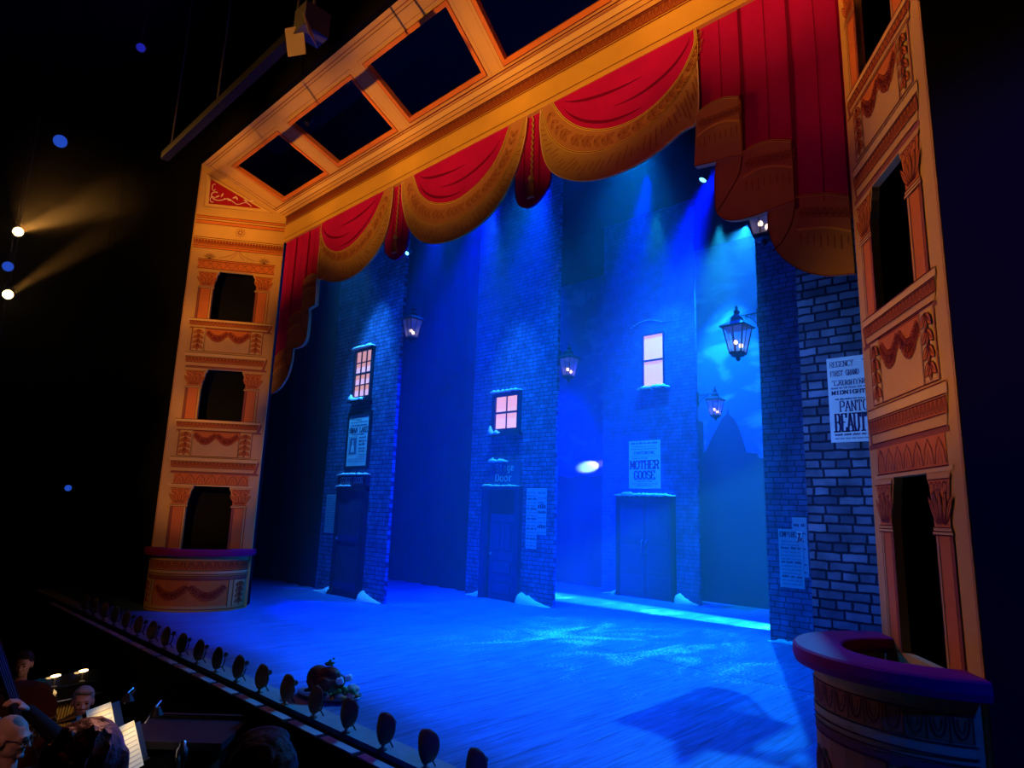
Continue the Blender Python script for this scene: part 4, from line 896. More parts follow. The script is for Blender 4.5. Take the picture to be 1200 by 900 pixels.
text(b, 'REGENCY', a + .03, .745, .055, .215, 'print', .17, .009); text(b, 'THEATRE', a + .33, .745, .055, .28, 'print', .17, .009)
text(b, 'FIRST GRAND', a + .03, .655, .052, .26, 'print', .24, .009); text(b, 'NIGHT', a + .35, .655, .052, .2, 'print', .24, .009)
text(b, 'LAUGHING', a + .06, .56, .035, .30, 'print', .2, .009); bars(b, a + .04, c_ - .05, .60, .014, 'printsoft', .009, 170); bars(b, a + .03, c_ - .05, .525, .018, 'printsoft', .009, 171)
text(b, 'MIDNIGHT', a + .035, .47, .035, .30, 'print', .26, .009); bars(b, a + .06, c_ - .06, .415, .015, 'print', .009, 172)
text(b, 'PANTOMIME', a + .10, .30, .10, .46, 'print', .2, .009); text(b, 'BEAUTY', a + .05, .105, .17, .33, 'print', .34, .009); bars(b, a + .04, c_ - .05, .065, .02, 'print', .009, 174); bars(b, a + .04, c_ - .05, .03, .014, 'printsoft', .009, 175)
b.build('lettering', t)

# ------------------------------------------------------------------ lanterns
def lantern(label, x, y, z, wall_dx, s=1.0):
    """z = centre of the glass body; wall_dx = signed distance to the wall edge"""
    t = thing('wall_lantern', label, 'lantern', (x, y, z), 0, 'black street lanterns on the house flats')
    b = MB('iron'); r45 = PI / 4
    b.lathe([(.20, .20), (.26, .19), (.265, .21), (.15, .27), (.10, .29), (.085, .33), (.10, .34), (.06, .37), (.03, .40), (.05, .42), (.04, .45), (.015, .47), (.025, .49), (.008, .53)], (0, 0, 0), 'iron', 4, ph=r45)
    b.lathe([(.125, -.20), (.13, -.17), (.11, -.16)], (0, 0, 0), 'iron', 4, ph=r45); b.lathe([(.10, -.22), (.03, -.24), (.035, -.27), (.01, -.30)], (0, 0, 0), 'iron', 10)
    for i in range(4):
        a = r45 + i * PI / 2; b.tube([(.215 * math.cos(a), .215 * math.sin(a), .20), (.12 * math.cos(a), .12 * math.sin(a), -.18)], .009, 'iron', 6)
        a2 = i * PI / 2
        b.tube([(.15 * math.cos(a2), .15 * math.sin(a2), .20), (.085 * math.cos(a2), .085 * math.sin(a2), -.18)], .005, 'iron', 6)
    for v in range(len(b.v)): b.v[v] = tuple(q * s for q in b.v[v])
    b.build('cage', t)
    b = MB('lampglass'); b.lathe([(.205, .19), (.118, -.17)], (0, 0, 0), 'lampglass', 4, ph=r45)
    b.v = [tuple(q * s for q in v) for v in b.v]; b.build('glass', t)
    for dx, dz in ((-.03, .0), (.05, -.06)):
        b = MB('bulb'); b.ball((dx * s, 0, dz * s - .02), (.028 * s, .028 * s, .034 * s), 'bulb'); b.tube([(dx * s, 0, dz * s - .05 * s), (dx * s, 0, -.17 * s)], .012 * s, 'iron', 6); b.build('bulb', t)
    b = MB('iron'); w = wall_dx; sg = 1 if w > 0 else -1; zt = .36 * s
    b.tube([(0, 0, zt), (w, 0, zt)], .010, 'iron', 6); b.b2(*sorted((w, w - sg * .02)), -.03, .03, zt - .22, zt + .06, 'iron')
    L_ = abs(w); c1 = [(sg * (L_ * .95 - L_ * .55 * i / 12), 0, zt - .02 - .16 * (1 - i / 12) ** 1.5) for i in range(13)]; b.tube(c1, .007, 'iron', 6)
    for (cx, cr) in ((L_ * .45, .035), (L_ * .72, .045)): b.tube([(sg * cx + cr * (1 - i / 24) * math.cos(i * .6), 0, zt - .045 + cr * (1 - i / 24) * math.sin(i * .6)) for i in range(20)], .005, 'iron', 5)
    b.build('bracket', t)
    return t
lantern('lit lantern bracketed off the right edge of the near left house', -9.12, 6.84, 4.68, -.26, .86)
lantern('lit lantern beside the Stage Door house, between it and the far house', -7.25, 8.94, 4.12, -.23, .86)
lantern('big lit lantern on scroll bracket projecting from the plain right brick flat', -4.22, 9.19, 4.20, .34, 1.05)
lantern('lit lantern high up right, partly hidden behind the valance tail', -2.80, 6.84, 4.86, .34, .98)
lantern('hazy dim lantern upstage just right of the far house', -5.78, 11.54, 3.62, -.37, .80)

# ------------------------------------------------------------------ backcloth, skyline, masking
b = MB('skycloth'); b.b2(-7, 7, 0, .02, 0, 9.0); tag(b.build('backcloth', loc=(-7, 12.35, 0)), 'painted night sky backcloth with pale clouds at the very back of the stage', 'backcloth')
t = MB('black')
pts = [(-7, 0), (7, 0), (7, 2.55), (2.3, 2.62), (1.75, 2.72), (1.72, 2.80), (1.50, 2.83), (1.45, 3.02), (1.36, 3.34), (1.28, 3.50), (1.18, 3.60), (1.15, 3.72), (1.13, 3.60), (1.02, 3.50), (.96, 3.38), (.84, 3.2), (.75, 3.02), (.69, 2.90), (.62, 2.84), (.62, 3.48), (.50, 3.52), (.38, 3.56), (.1, 3.40), (-.3, 3.1),
       (-1.4, 2.9), (-1.75, 2.45), (-2.2, 2.40), (-2.4, 2.44), (-2.8, 2.38), (-3.4, 2.5), (-3.5, 2.9), (-3.6, 2.5), (-5, 2.6), (-7, 2.4)]
t.plate([pts], -.02, .01, 'black'); tag(recalc(t.build('skyline_cutout', loc=(-7, 12.18, 0))), 'dark rooftop and dome skyline cutout standing before the sky cloth', 'scenery cutout')
MT['skyline'] = mat('skyline', (.02, .04, .14), .9)
bpy.data.objects['skyline_cutout'].data.materials[0] = MT['skyline']
def cloth(name, label, cat, x0, x1, y, z0, z1, amp=.05):
    n = int((x1 - x0) / .08); b = MB('blackcloth'); vs = []
    for i in range(n + 1):
        x = (x1 - x0) * (i / n - .5); yy = amp * math.sin(i * .9)
        vs += [(x, yy, 0), (x, yy, z1 - z0)]
    b.add(vs, [(2 * i, 2 * i + 2, 2 * i + 3, 2 * i + 1) for i in range(n)])
    o = b.build(name, loc=((x0 + x1) / 2, y, z0), smooth=True)
    so = o.modifiers.new('s', 'SOLIDIFY'); so.thickness = .01
    tag(o, label, cat)
cloth('masking_curtain', 'black masking curtain left of the near brick house', 'curtain', -13.9, -11.75, 6.95, 0, 9.0)
cloth('masking_curtain', 'black masking curtain between near house and Stage Door house', 'curtain', -13.9, -9.8, 9.2, 0, 9.0)
cloth('masking_border', 'black border cloth hanging high across stage before the far house', 'curtain', -13.5, 1.2, 10.5, 7.45, 9.4, .02)
cloth('masking_border', 'rearmost black border cloth above the pale blue sky glow', 'curtain', -13.5, 1.2, 11.85, 7.02, 9.4, .02)
cloth('masking_border', 'black border cloth above the middle of the stage behind the swags', 'curtain', -13.5, 1.2, 8.45, 8.1, 9.4, .02)

for y0_, y1_, lb_ in ((9.45, 10.235, 'nearer of two added black cloths making a slit for side light, off stage right'), (10.405, 11.6, 'farther of two added black cloths making a slit for side light, off stage right')):  # unseen cloths added to narrow the side light to a streak
    b = MB('blackcloth'); b.b2(-.01, .01, y0_ - 10.3, y1_ - 10.3, 0, 7.0); tag(b.build('slit_cloth', loc=(-.3, 10.3, 0)), lb_, 'curtain')
# small bare lamp seen glowing under the borders
def stage_lamp(name, label, loc, aim, lens, r=.07, L_=.22, hang=9.6):
    t = thing(name, label, 'stage light', loc)
    q = (Vector(aim) - Vector(loc)).to_track_quat('-Z', 'Y').to_matrix()
    b = MB('foh'); b.lathe([(r * .5, L_), (r * .9, L_ * .9), (r, L_ * .3), (r * 1.1, 0), (r * 1.02, -.02), (r * .95, -.02), (r * .95, 0)], (0, 0, 0), 'foh', 16, rot=q); b.build('housing', t, smooth=False)
    b = MB(lens); b.lathe([(.001, -.012), (r * .9, -.010), (r * .92, -.004), (.001, 0.0)], (0, 0, 0), lens, 16, rot=q); b.build('lens', t)
    b = MB('foh'); b.tube([Vector((r * 1.2, 0, L_ * .4)), Vector((r * 1.2, 0, L_ * 1.1)), Vector((0, 0, L_ * 1.35)), Vector((-r * 1.2, 0, L_ * 1.1)), Vector((-r * 1.2, 0, L_ * .4))], .012, 'foh', 6); b.build('yoke', t)
    if hang: b = MB('foh'); b.tube([(0, 0, L_ * 1.3), (0, 0, hang - loc[2])], .008, 'foh', 6); b.build('hanger', t)
    return t
stage_lamp('stage_spotlight', 'small glowing blue spotlight hanging under the black borders', (-5.0, 9.75, 7.32), (-6.6, 8.0, 3), 'cyanlens', .07)
stage_lamp('stage_spotlight', 'tiny blue spotlight just behind the red tongue on the left', (-8.25, 6.0, 5.62), (-6, 0, 1), 'cyanlens', .035, .12)
stage_lamp('stage_spotlight', 'tiny blue spotlight peeping below the right swag end', (-3.05, 6.2, 5.85), (-3, 0, 1.5), 'cyanlens', .05, .14)

# ------------------------------------------------------------------ front of house booms and lamps
t = thing('lighting_boom', 'black vertical lighting boom at far left holding amber lamps', 'pole', (-14.15, 1.78, -1.55)); b = MB('foh'); b.tube([(0, 0, 0), (0, 0, 9.5)], .03, 'foh', 8); b.lathe([(.3, 0), (.3, .03), (.05, .06)], (0, 0, 0), 'foh', 16); b.build('pole', t)
stage_lamp('amber_spotlight', 'upper of the two glowing amber spotlights at far left', (-13.92, 1.75, 6.13), (-6, 1.6, 3.2), 'amberlens', .085)
stage_lamp('amber_spotlight', 'lower of the two glowing amber spotlights at far left', (-13.92, 1.77, 4.98), (-6, 1.6, 2.6), 'amberlens', .085)
stage_lamp('blue_spotlight', 'dim blue lamp between the two amber spotlights', (-13.92, 1.70, 5.47), (-4, 0, 3), 'bluelens', .09)
stage_lamp('blue_spotlight', 'dim round blue lamp above the amber spotlights', (-13.6, 2.07, 7.90), (-4, 0, 3), 'bluelens', .12)
stage_lamp('blue_spotlight', 'faint blue lamp low on the dark left wall', (-14.1, 3.15, 1.73), (-4, 0, 2), 'bluelens', .06)
MT['dimlens'] = mat('dimlens', (.05, .05, .5), .3, emit=(.01, .012, .25), es=1.0)
stage_lamp('blue_spotlight', 'faintest blue lamp near the ceiling at top left', (-9.1, 2.07, 7.5), (-4, 0, 3), 'dimlens', .06)
# lighting bridge
t = thing('lighting_bridge', 'dim grey violet lighting beam slanting across the dark upper left', 'beam', (-7.6, 2.6, 6.22)); b = MB('beamgrey'); b.b2(-1.7, 2.0, -.05, .05, -.05, .05); b.build('beam', t)
b = MB('foh')
for x in (-1.5, 0, 1.9): b.tube([(x, 0, .07), (x, 0, 3.3)], .012, 'foh', 6)
b.build('hanger', t)
t = thing('barn_door_light', 'stage light with open barn doors glowing orange, at end of lighting beam', 'stage light', (-5.40, 2.62, 6.12))
b = MB('foh'); b.box((0, 0, .05), (.22, .26, .26)); b.tube([(0, 0, .18), (0, 0, .4)], .015, 'foh'); b.build('housing', t)
for (cx, cy, a, h_) in ((-.10, -.10, .5, .26), (.14, -.08, -.9, .24)):
    b = MB('barn'); b.box((cx, cy, -.14), (.20, .006, h_), 'barn', Matrix.Rotation(a, 3, 'Z') @ Matrix.Rotation(.35, 3, 'X')); b.build('barn_door', t)
# lamps glimpsed in the canopy openings
for lb, (x, y, z) in (('small unlit lamp seen in the middle of the left canopy opening', (-9.0, 4.45, 7.5)), ('small unlit lamp seen in the second canopy opening', (-7.6, 4.3, 7.5)), ('small unlit lamp seen in the third canopy opening', (-5.6, 4.2, 7.5))):
    stage_lamp('canopy_lamp', lb, (x, y, z), (x + 1, 1, 2), 'silver', .05, .14)

# ------------------------------------------------------------------ footlights
ORD = 'first second third fourth fifth sixth seventh eighth ninth tenth eleventh twelfth thirteenth fourteenth fifteenth sixteenth seventeenth eighteenth'.split()
def footlight():
    t = thing('shell_footlight', '', 'footlight', (0, 0, 0), 0, 'shell footlights along the stage edge')
    b = MB('shell'); n = 20; m_ = 14; vs = []
    for j in range(m_ + 1):
        v = j / m_
        for i in range(n + 1):
            u = -1 + 2 * i / n; th = PI * v
            tt = v ** 1.6; hw = .088 * (4 * tt * (1 - tt)) ** .42 + .016 * (1 - v); rib = 1 + .05 * abs(math.cos(u * 10 * PI / 2)); 
            z = .035 + .195 * v
            y = -.065 * math.cos(u * PI / 2) * (math.sin(PI * (v * .7 + .22))) * rib
            vs.append((u * hw, y, z))
    k_ = n + 1
    b.add(vs, [(j * k_ + i, j * k_ + i + 1, (j + 1) * k_ + i + 1, (j + 1) * k_ + i) for j in range(m_) for i in range(n)])
    o = b.build('shell', t, smooth=True); so = o.modifiers.new('s', 'SOLIDIFY'); so.thickness = .006
    b = MB('shell'); b.lathe([(.030, 0), (.030, .008), (.012, .016), (.010, .05), (.02, .06)], (0, -.02, 0), 'shell', 12); b.build('foot', t, smooth=True)
    b = MB('iron'); b.tube([(0, -.01, .03), (0, .04, .05), (0, .055, .10), (0, .05, .135)], .006, 'iron', 6); b.tube([(-.03, .05, .14), (.0, .075, .15), (.03, .05, .14), (.03, .02, .15)], .005, 'iron', 6)
    b.ball((0, .06, .15), (.018, .022, .022), 'iron'); b.tube([(0, .03, .05), (.01, .06, .0)], .005, 'iron', 5); b.build('lamp_bracket', t)
    return t
fx = [-3.44 - .4465 * i for i in range(18)][::-1] 
xs = [-11.02 + (11.02 - 3.43) * i / 17 for i in range(18)]
foot = footlight()
for i, x in enumerate(xs):
    o = foot if i == 0 else copy_tree(foot)
    o.location = (x, 2.905, .005); o.rotation_euler = (0, 0, random.uniform(-.12, .12))
    o['label'] = 'brown scallop shell footlight, %s from the far left end of the row' % ORD[i]
o = copy_tree(foot); o.location = (-2.99, 2.905, .005); o['label'] = 'shell footlight nearest the viewer, its top just inside the bottom edge of the picture'

# ------------------------------------------------------------------ turkey platter
PX, PY = -5.18, 3.27
def remesh(o, vox=.006, sm=4):
    m = o.modifiers.new('r', 'REMESH'); m.mode = 'VOXEL'; m.voxel_size = vox; m.use_smooth_shade = True
    s_ = o.modifiers.new('sm', 'SMOOTH'); s_.iterations = sm; s_.factor = .5
    return o
b = MB('platter'); b.lathe([(.20, .012), (.21, .0), (.235, .0), (.30, .03), (.305, .038), (.295, .038), (.23, .014), (.02, .012)], (0, 0, 0), 'platter', 36, 1, .62)
o = b.build('serving_platter', loc=(PX, PY, 0), rz=math.radians(20), smooth=True); tag(o, 'oval dark serving platter lying on the stage behind the footlights', 'platter')
t = thing('roast_turkey', 'large brown roast turkey on the platter at the stage edge', 'turkey', (PX - .06, PY - .02, .014), math.radians(20))
b = MB('roast'); b.ball((0, 0, .115), (.155, .115, .105)); b.ball((-.07, 0, .13), (.10, .10, .10)); b.ball((.05, 0, .17), (.10, .075, .06))
for sg in (-1, 1):
    b.ball((.06, sg * .09, .10), (.085, .05, .065)); b.caps((.06, sg * .095, .10), (.175, sg * .06, .135), .045, .016); b.ball((.185, sg * .055, .14), .02)
    b.caps((-.08, sg * .10, .12), (-.02, sg * .135, .07), .028, .018); b.caps((-.02, sg * .135, .07), (-.09, sg * .13, .05), .018, .014)
remesh(b.build('roasted_body', t), .006)
for sg in (-1, 1):
    b = MB('frill'); b.lathe([(.018, 0), (.03, .012), (.02, .03), (.032, .045), (.012, .06)], (.175, sg * .058, .136), 'frill', 12, rot=Matrix.Rotation(1.25, 3, 'Y')); b.build('paper_frill', t)
b = MB('leafgreen')
for i in range(26): 
    a = random.uniform(0, 2 * PI); rr = random.uniform(0, .035); b.ball((rr * math.cos(a), rr * math.sin(a), .01 + random.uniform(0, .05)), (random.uniform(.008, .016), .012, .010), 'leafgreen', 6, 4)
tag(b.build('parsley_sprig', loc=(PX - .03, PY, .240)), 'bright green parsley sprig on top of the roast turkey', 'garnish')
sp = None
r = random.Random(4)
veg = {}
def put(kind, i, x, y, z, s_, rz):
    if kind not in veg:
        if kind == 'brussels_sprout': b = MB('leafgreen'); b.ball((0, 0, .022), .022); b.ball((.004, 0, .026), (.02, .023, .02)); b.tube([(0, 0, .006), (0, 0, 0)], .007, 'potato')
        elif kind == 'roast_potato': b = MB('potato'); b.ball((0, 0, .024), (.036, .026, .024)); b.ball((.01, .004, .027), (.024, .024, .021))
        else: b = MB('carrot'); b.lathe([(.004, -.05), (.012, -.03), (.018, .03), (.015, .045), (.004, .05)], (0, 0, .018), 'carrot', 10, rot=Matrix.Rotation(PI / 2, 3, 'Y')); b.tube([(.045, 0, .018), (.07, .004, .022)], .004, 'leafgreen')
        veg[kind] = b.build(kind, smooth=True)
        o = veg[kind]
    else: o = veg[kind].copy(); COL.objects.link(o)
    o.location = (x, y, z); o.scale = (s_,) * 3; o.rotation_euler = (0, 0, rz)
    lb = {'brussels_sprout': 'small green sprout among the trimmings around the turkey', 'roast_potato': 'pale roast potato among the trimmings around the turkey', 'baby_carrot': 'orange baby carrot among the trimmings around the turkey'}[kind]
    tag(o, lb, kind.split('_')[1], {'brussels_sprout': 'sprouts on the platter', 'roast_potato': 'potatoes on the platter', 'baby_carrot': 'carrots on the platter'}[kind])
ca, sa = math.cos(math.radians(20)), math.sin(math.radians(20))
for i in range(30):
    a = -1.9 + 3.8 * i / 29 ; rad = 1.0 if i % 2 else .80
    lx = .235 * rad * math.cos(a) + .0; ly = .175 * .92 * rad * math.sin(a) * .93
    put(('brussels_sprout', 'roast_potato', 'brussels_sprout', 'baby_carrot')[i % 4] if i % 4 != 3 or i < 16 else 'roast_potato', i, PX + lx * ca - ly * sa, PY + lx * sa + ly * ca, .022 if i % 2 else .03, r.uniform(.85, 1.15), r.uniform(0, 6))
for i, (lx, ly, z) in enumerate(((.20, .02, .06), (.19, -.05, .065), (.22, .06, .055), (.245, -.01, .05), (.17, .08, .06), (.16, -.09, .06))):
    put(('roast_potato', 'brussels_sprout')[i % 2], 40 + i, PX + lx * ca - ly * sa, PY + lx * sa + ly * ca, z, 1.1, i)

# ------------------------------------------------------------------ people and the pit
def hand(b, w, d, side, curl=.5, s=1.0, up=Vector((0, 0, 1))):
    """hand at wrist w pointing along d"""
    d = Vector(d).normalized(); w = Vector(w); a = d.cross(up).normalized(); n = a.cross(d).normalized()
    q = w + d * .045 * s
    for k in range(-2, 3): b.caps(w + a * k * .006, q + d * .035 * s + a * k * .016 * s, .016 * s, .013 * s)
    for k, L_ in zip((-1.5, -.5, .5, 1.5), (.058, .070, .074, .064) if side > 0 else (.064, .074, .070, .058)):
        p = q + d * .038 * s + a * k * .020 * s; c1 = p + (d * math.cos(curl) - n * math.sin(curl)) * L_ * .5 * s; c2 = c1 + (d * math.cos(curl * 2.2) - n * math.sin(curl * 2.2)) * L_ * .5 * s
        b.caps(p, c1, .0095 * s, .009 * s); b.caps(c1, c2, .009 * s, .0075 * s)
    sd = side; p = w + d * .02 * s + a * sd * .026 * s; c1 = p + (d * .7 + a * sd * .75 - n * .2).normalized() * .04 * s; c2 = c1 + (d * .95 + a * sd * .1 - n * .4).normalized() * .03 * s
    b.caps(p, c1, .013 * s, .011 * s); b.caps(c1, c2, .011 * s, .009 * s)
def person(label, loc, rz, hair, skin='skin', seated=True, armL=None, armR=None, headturn=0.0, headtilt=0.0, glasses=False, bald=False, hair_style='short', seat=.46, group='people in the pit and stalls'):
    """faces local -y; z = 0 floor"""
    t = thing('person', label, 'person', loc, rz, group)
    hip = seat + .10 if seated else .95
    sh = hip + .47; neck = sh + .09; hc = neck + .15
    Hm = Matrix.Rotation(headturn, 3, 'Z') @ Matrix.Rotation(headtilt, 3, 'X'); HC = Vector((0, -.02, hc))
    hp = lambda x, y, z: HC + Hm @ Vector((x, y, z))
    body = MB(skin); cl = MB('shirtblack')
    def both(a, b_, ra, rb, e=.012, c=True, k=True):
        if k: body.caps(a, b_, ra, rb)
        if c: cl.caps(a, b_, ra + e, rb + e)
    for x in (-.09, 0, .09):
        both((x, 0, hip), (x * 1.05, .01, hip + .25), .105, .10); both((x * 1.05, .01, hip + .25), (x * 1.15, .0, sh - .07), .10, .095)
    both((-.14, 0, sh - .02), (.14, 0, sh - .02), .058, .058)
    body.caps((0, .005, sh), (0, -.01, neck + .05), .058, .052); cl.caps((0, .005, sh - .01), (0, .0, sh + .025), .072, .066)
    # legs
    for sx in (-1, 1):
        if seated:
            both((sx * .10, 0, hip - .02), (sx * .13, -.42, seat + .03), .085, .062); both((sx * .13, -.42, seat + .03), (sx * .13, -.40, .10), .056, .040)
        else:
            both((sx * .10, 0, hip - .02), (sx * .11, -.01, .50), .088, .062); both((sx * .11, -.01, .50), (sx * .12, .02, .10), .056, .040)
        yy = -.40 if seated else .02
        both((sx * .13, yy + .03, .045), (sx * .14, yy - .16, .035), .042, .034, .006)
    # arms
    for sx, tgt in ((-1, armL), (1, armR)):
        s_ = Vector((sx * .185, 0, sh - .03)); tgt = Vector(tgt) if tgt else Vector((sx * .16, -.36, hip + .08))
        v = tgt - s_; l = min(v.length, .53); tgt = s_ + v.normalized() * l; mid = (s_ + tgt) / 2; hh = math.sqrt(max(.0004, .27 ** 2 - (l / 2) ** 2))
        side_v = Vector((sx * .7, .2, -.7)); side_v = (side_v - v.normalized() * side_v.dot(v.normalized())).normalized(); el = mid + side_v * hh
        both(s_, el, .048, .040, .012); both(el, el.lerp(tgt, .97), .040, .028, .010, True)
        hand(body, tgt, (tgt - el), -sx, .6)
    # head: skull, jaw, features
    def hb(c, r, m=None): body.ball(hp(*c), r, m, 16, 12, rot=Hm)
    hb((0, .015, .02), (.076, .095, .095)); hb((0, -.02, -.05), (.060, .070, .068)); hb((0, -.055, -.085), (.032, .028, .024)); hb((0, -.045, -.01), (.064, .050, .075))
    hb((0, -.080, .025), (.048, .016, .012)); hb((.028, -.080, -.025), (.018, .014, .016)); hb((-.028, -.080, -.025), (.018, .014, .016))
    body.caps(hp(0, -.092, .012), hp(0, -.112, -.026), .008, .013); hb((.012, -.098, -.030), (.009, .010, .008)); hb((-.012, -.098, -.030), (.009, .010, .008))
    hb((0, -.090, -.054), (.024, .010, .0055)); hb((0, -.088, -.064), (.020, .010, .006))
    for sx in (-1, 1): hb((sx * .078, .01, -.01), (.010, .020, .032)); hb((sx * .082, .018, .0), (.008, .018, .020))
    remesh(body.build('body', t), .0065, 2)
    remesh(cl.build('clothing', t), .012, 3)
    b = MB('eye')
    for sx in (-1, 1): b.ball(hp(sx * .030, -.087, .004), (.013, .008, .007), 'eye', 10, 8); b.caps(hp(sx * .016, -.098, .028), hp(sx * .044, -.088, .030), .0035, .0025, hair)
    b.build('eyes', t)
    b = MB(hair)
    hbb = lambda c, r: b.ball(hp(*c), r, hair, 16, 12, rot=Hm)
    if bald:
        hbb((.045, .055, -.01), (.040, .055, .06)); hbb((-.045, .055, -.01), (.040, .055, .06)); hbb((0, .075, -.02), (.055, .045, .06)); hbb((0, -.088, -.085), (.03, .018, .02))
    elif hair_style == 'long':
        hbb((0, .02, .035), (.092, .108, .100)); hbb((0, .06, -.06), (.092, .07, .13)); hbb((0, .07, -.16), (.095, .055, .12))
        for sx in (-1, 1): b.caps(hp(sx * .075, .0, .03), hp(sx * .085, .02, -.18), .03, .035)
    else:
        hbb((0, .03, .045), (.084, .096, .084)); hbb((0, .065, .0), (.076, .055, .085)); hbb((0, -.035, .098), (.062, .050, .028)); hbb((.02, -.05, .092), (.05, .035, .024))
    for i in range(40 if hair_style == 'long' else 160):   # locks
        a = r.uniform(0, 2 * PI); e_ = r.uniform(.1, 1.2)
        if bald and not (math.sin(a) > .2 and e_ < .6): continue
        x_, y_, z_ = .082 * math.cos(a) * math.cos(e_), .03 + .098 * math.sin(a) * math.cos(e_), .035 + .092 * math.sin(e_)
        if y_ < -.035 and e_ < .9: continue
        if hair_style == 'long': x_ *= 1.1; y_ *= 1.1; z_ *= 1.08
        b.caps(hp(x_, y_, z_), hp(x_ * 1.04, y_ + .02, z_ - .03), .007, .004)
    remesh(b.build('hair', t), .0055, 5 if hair_style == 'long' else 2)
    if glasses:
        b = MB('iron')
        for sx in (-1, 1):
            b.tube([hp(sx * .032 + .022 * math.cos(a), -.106, .002 + .017 * math.sin(a)) for a in [k_ * PI / 6 for k_ in range(13)]], .0022, 'iron', 5); b.tube([hp(sx * .054, -.104, .006), hp(sx * .080, .0, .004)], .002, 'iron', 5)
        b.tube([hp(-.010, -.108, .004), hp(.010, -.108, .004)], .002, 'iron', 5); b.build('glasses', t)
    return t
def stool(label, loc, h=.46):
    t = thing('pit_stool', label, 'stool', loc); b = MB('black'); b.lathe([(.15, h - .05), (.17, h - .04), (.17, h - .01), (.15, h)], (0, 0, 0), 'black', 20); b.build('seat', t)
    for i in range(4): a = i * PI / 2 + .7; b = MB('iron'); b.tube([(.1 * math.cos(a), .1 * math.sin(a), h - .05), (.19 * math.cos(a), .19 * math.sin(a), 0)], .012, 'iron', 6); b.build('leg', t)
PF = -1.55
def face_cam(x, y): return math.atan2(-y, -x) + PI / 2   # local -y towards the camera
def at_r(x, y, r_):
    v = (RT * (x - 600) + DN * (y - 450) + FW * f_).normalized(); return CAM + v * r_
# grey haired player, head at about pixel (97, 822)
h = at_r(97, 822, 7.6); zf = h.z - (.46 + .10 + .47 + .09 + .15)
hgt = h.z - PF - 1.27 + .46
person('grey haired musician in black facing the audience from the orchestra pit', (h.x, h.y, PF), face_cam(h.x, h.y) + .1, 'hairgrey', 'skin', seat=hgt, headturn=-.1); stool('black stool under the grey haired musician', (h.x, h.y, PF), hgt)
# man in glasses
h = at_r(13, 862, 5.3); hgt = h.z - PF - 1.27 + .46
person('balding man in glasses bending his head to the right at lower left corner', (h.x, h.y, PF), face_cam(h.x, h.y), 'hairgrey', 'skinpale', seat=.46, seated=False if hgt > .9 else True, headturn=1.15, headtilt=.25, glasses=True, bald=True, armR=(.06, -.16, 1.83 if hgt > .9 else 1.42))
bpy.data.objects[[o.name for o in bpy.data.objects if o.get('label', '').startswith('balding')][0]].location.z = h.z - (1.66 if hgt > .9 else 1.27)
# double bass player
h = at_r(27, 778, 9.0); hgt = h.z - PF - 1.27 + .46; hd = hgt + .10 + .47 + .09 + .15
person('dark haired bass player behind the instrument at far left of the pit', (h.x, h.y, PF), face_cam(h.x, h.y) + .1, 'hairdark', 'skin', seat=hgt, headturn=-.3, headtilt=.1, armL=(-.34, -.22, hd - .04), armR=(.02, -.34, hd - .55)); stool('black stool under the bass player', (h.x, h.y, PF), hgt)
bx, by = at_r(86, 802, 8.0).xy
tr = thing('riser', 'low black riser under the double bass in the pit', 'platform', (bx, by, PF), face_cam(bx, by)); b = MB('black'); b.b2(-.25, .25, -.25, .2, .32, .36); b.b2(-.22, -.18, -.2, .15, 0, .32); b.b2(.18, .22, -.2, .15, 0, .32); b.build('platform', tr)
t = thing('double_bass', 'double bass with dark blue lit fingerboard leaning at far left of the pit', 'double bass', (bx, by, PF + .36), face_cam(bx, by)); t.scale = (1.08,) * 3
b = MB('varnish'); lean = Matrix.Rotation(-.40, 3, 'Y')
prof = [(-.0, .10), (.26, .14), (.32, .30), (.27, .48), (.19, .60), (.21, .74), (.25, .88), (.17, 1.02), (.05, 1.10), (-.0, 1.11)]
right = smooth_pts(prof, 4); outl = right + [(-x, z) for x, z in right[::-1][1:-1]]
b.plate([outl], 0, .17, 'varnish'); b.v = [tuple(lean @ Vector((x, y, z))) for x, y, z in b.v]; recalc(b.build('bass_body', t))
b = MB('fingerboard'); b.box((0, -.20, 1.25), (.065, .02, .75)); b.v = [tuple(lean @ Vector(v)) for v in b.v]; b.build('fingerboard', t)
b = MB('varnish'); b.box((0, -.175, 1.40), (.042, .03, .62)); b.ball((0, -.18, 1.76), (.035, .05, .05)); b.v = [tuple(lean @ Vector(v)) for v in b.v]; b.build('neck', t)
b = MB('silver')
for k_ in range(4): b.tube([lean @ Vector((-.018 + .012 * k_, -.215, 1.70)), lean @ Vector((-.024 + .016 * k_, -.215, .45))], .0015, 'silver', 4)
b.build('strings', t); b = MB('iron'); b.tube([(0, -.05, .12), (0, -.05, 0)], .01, 'iron', 6); b.build('endpin', t)
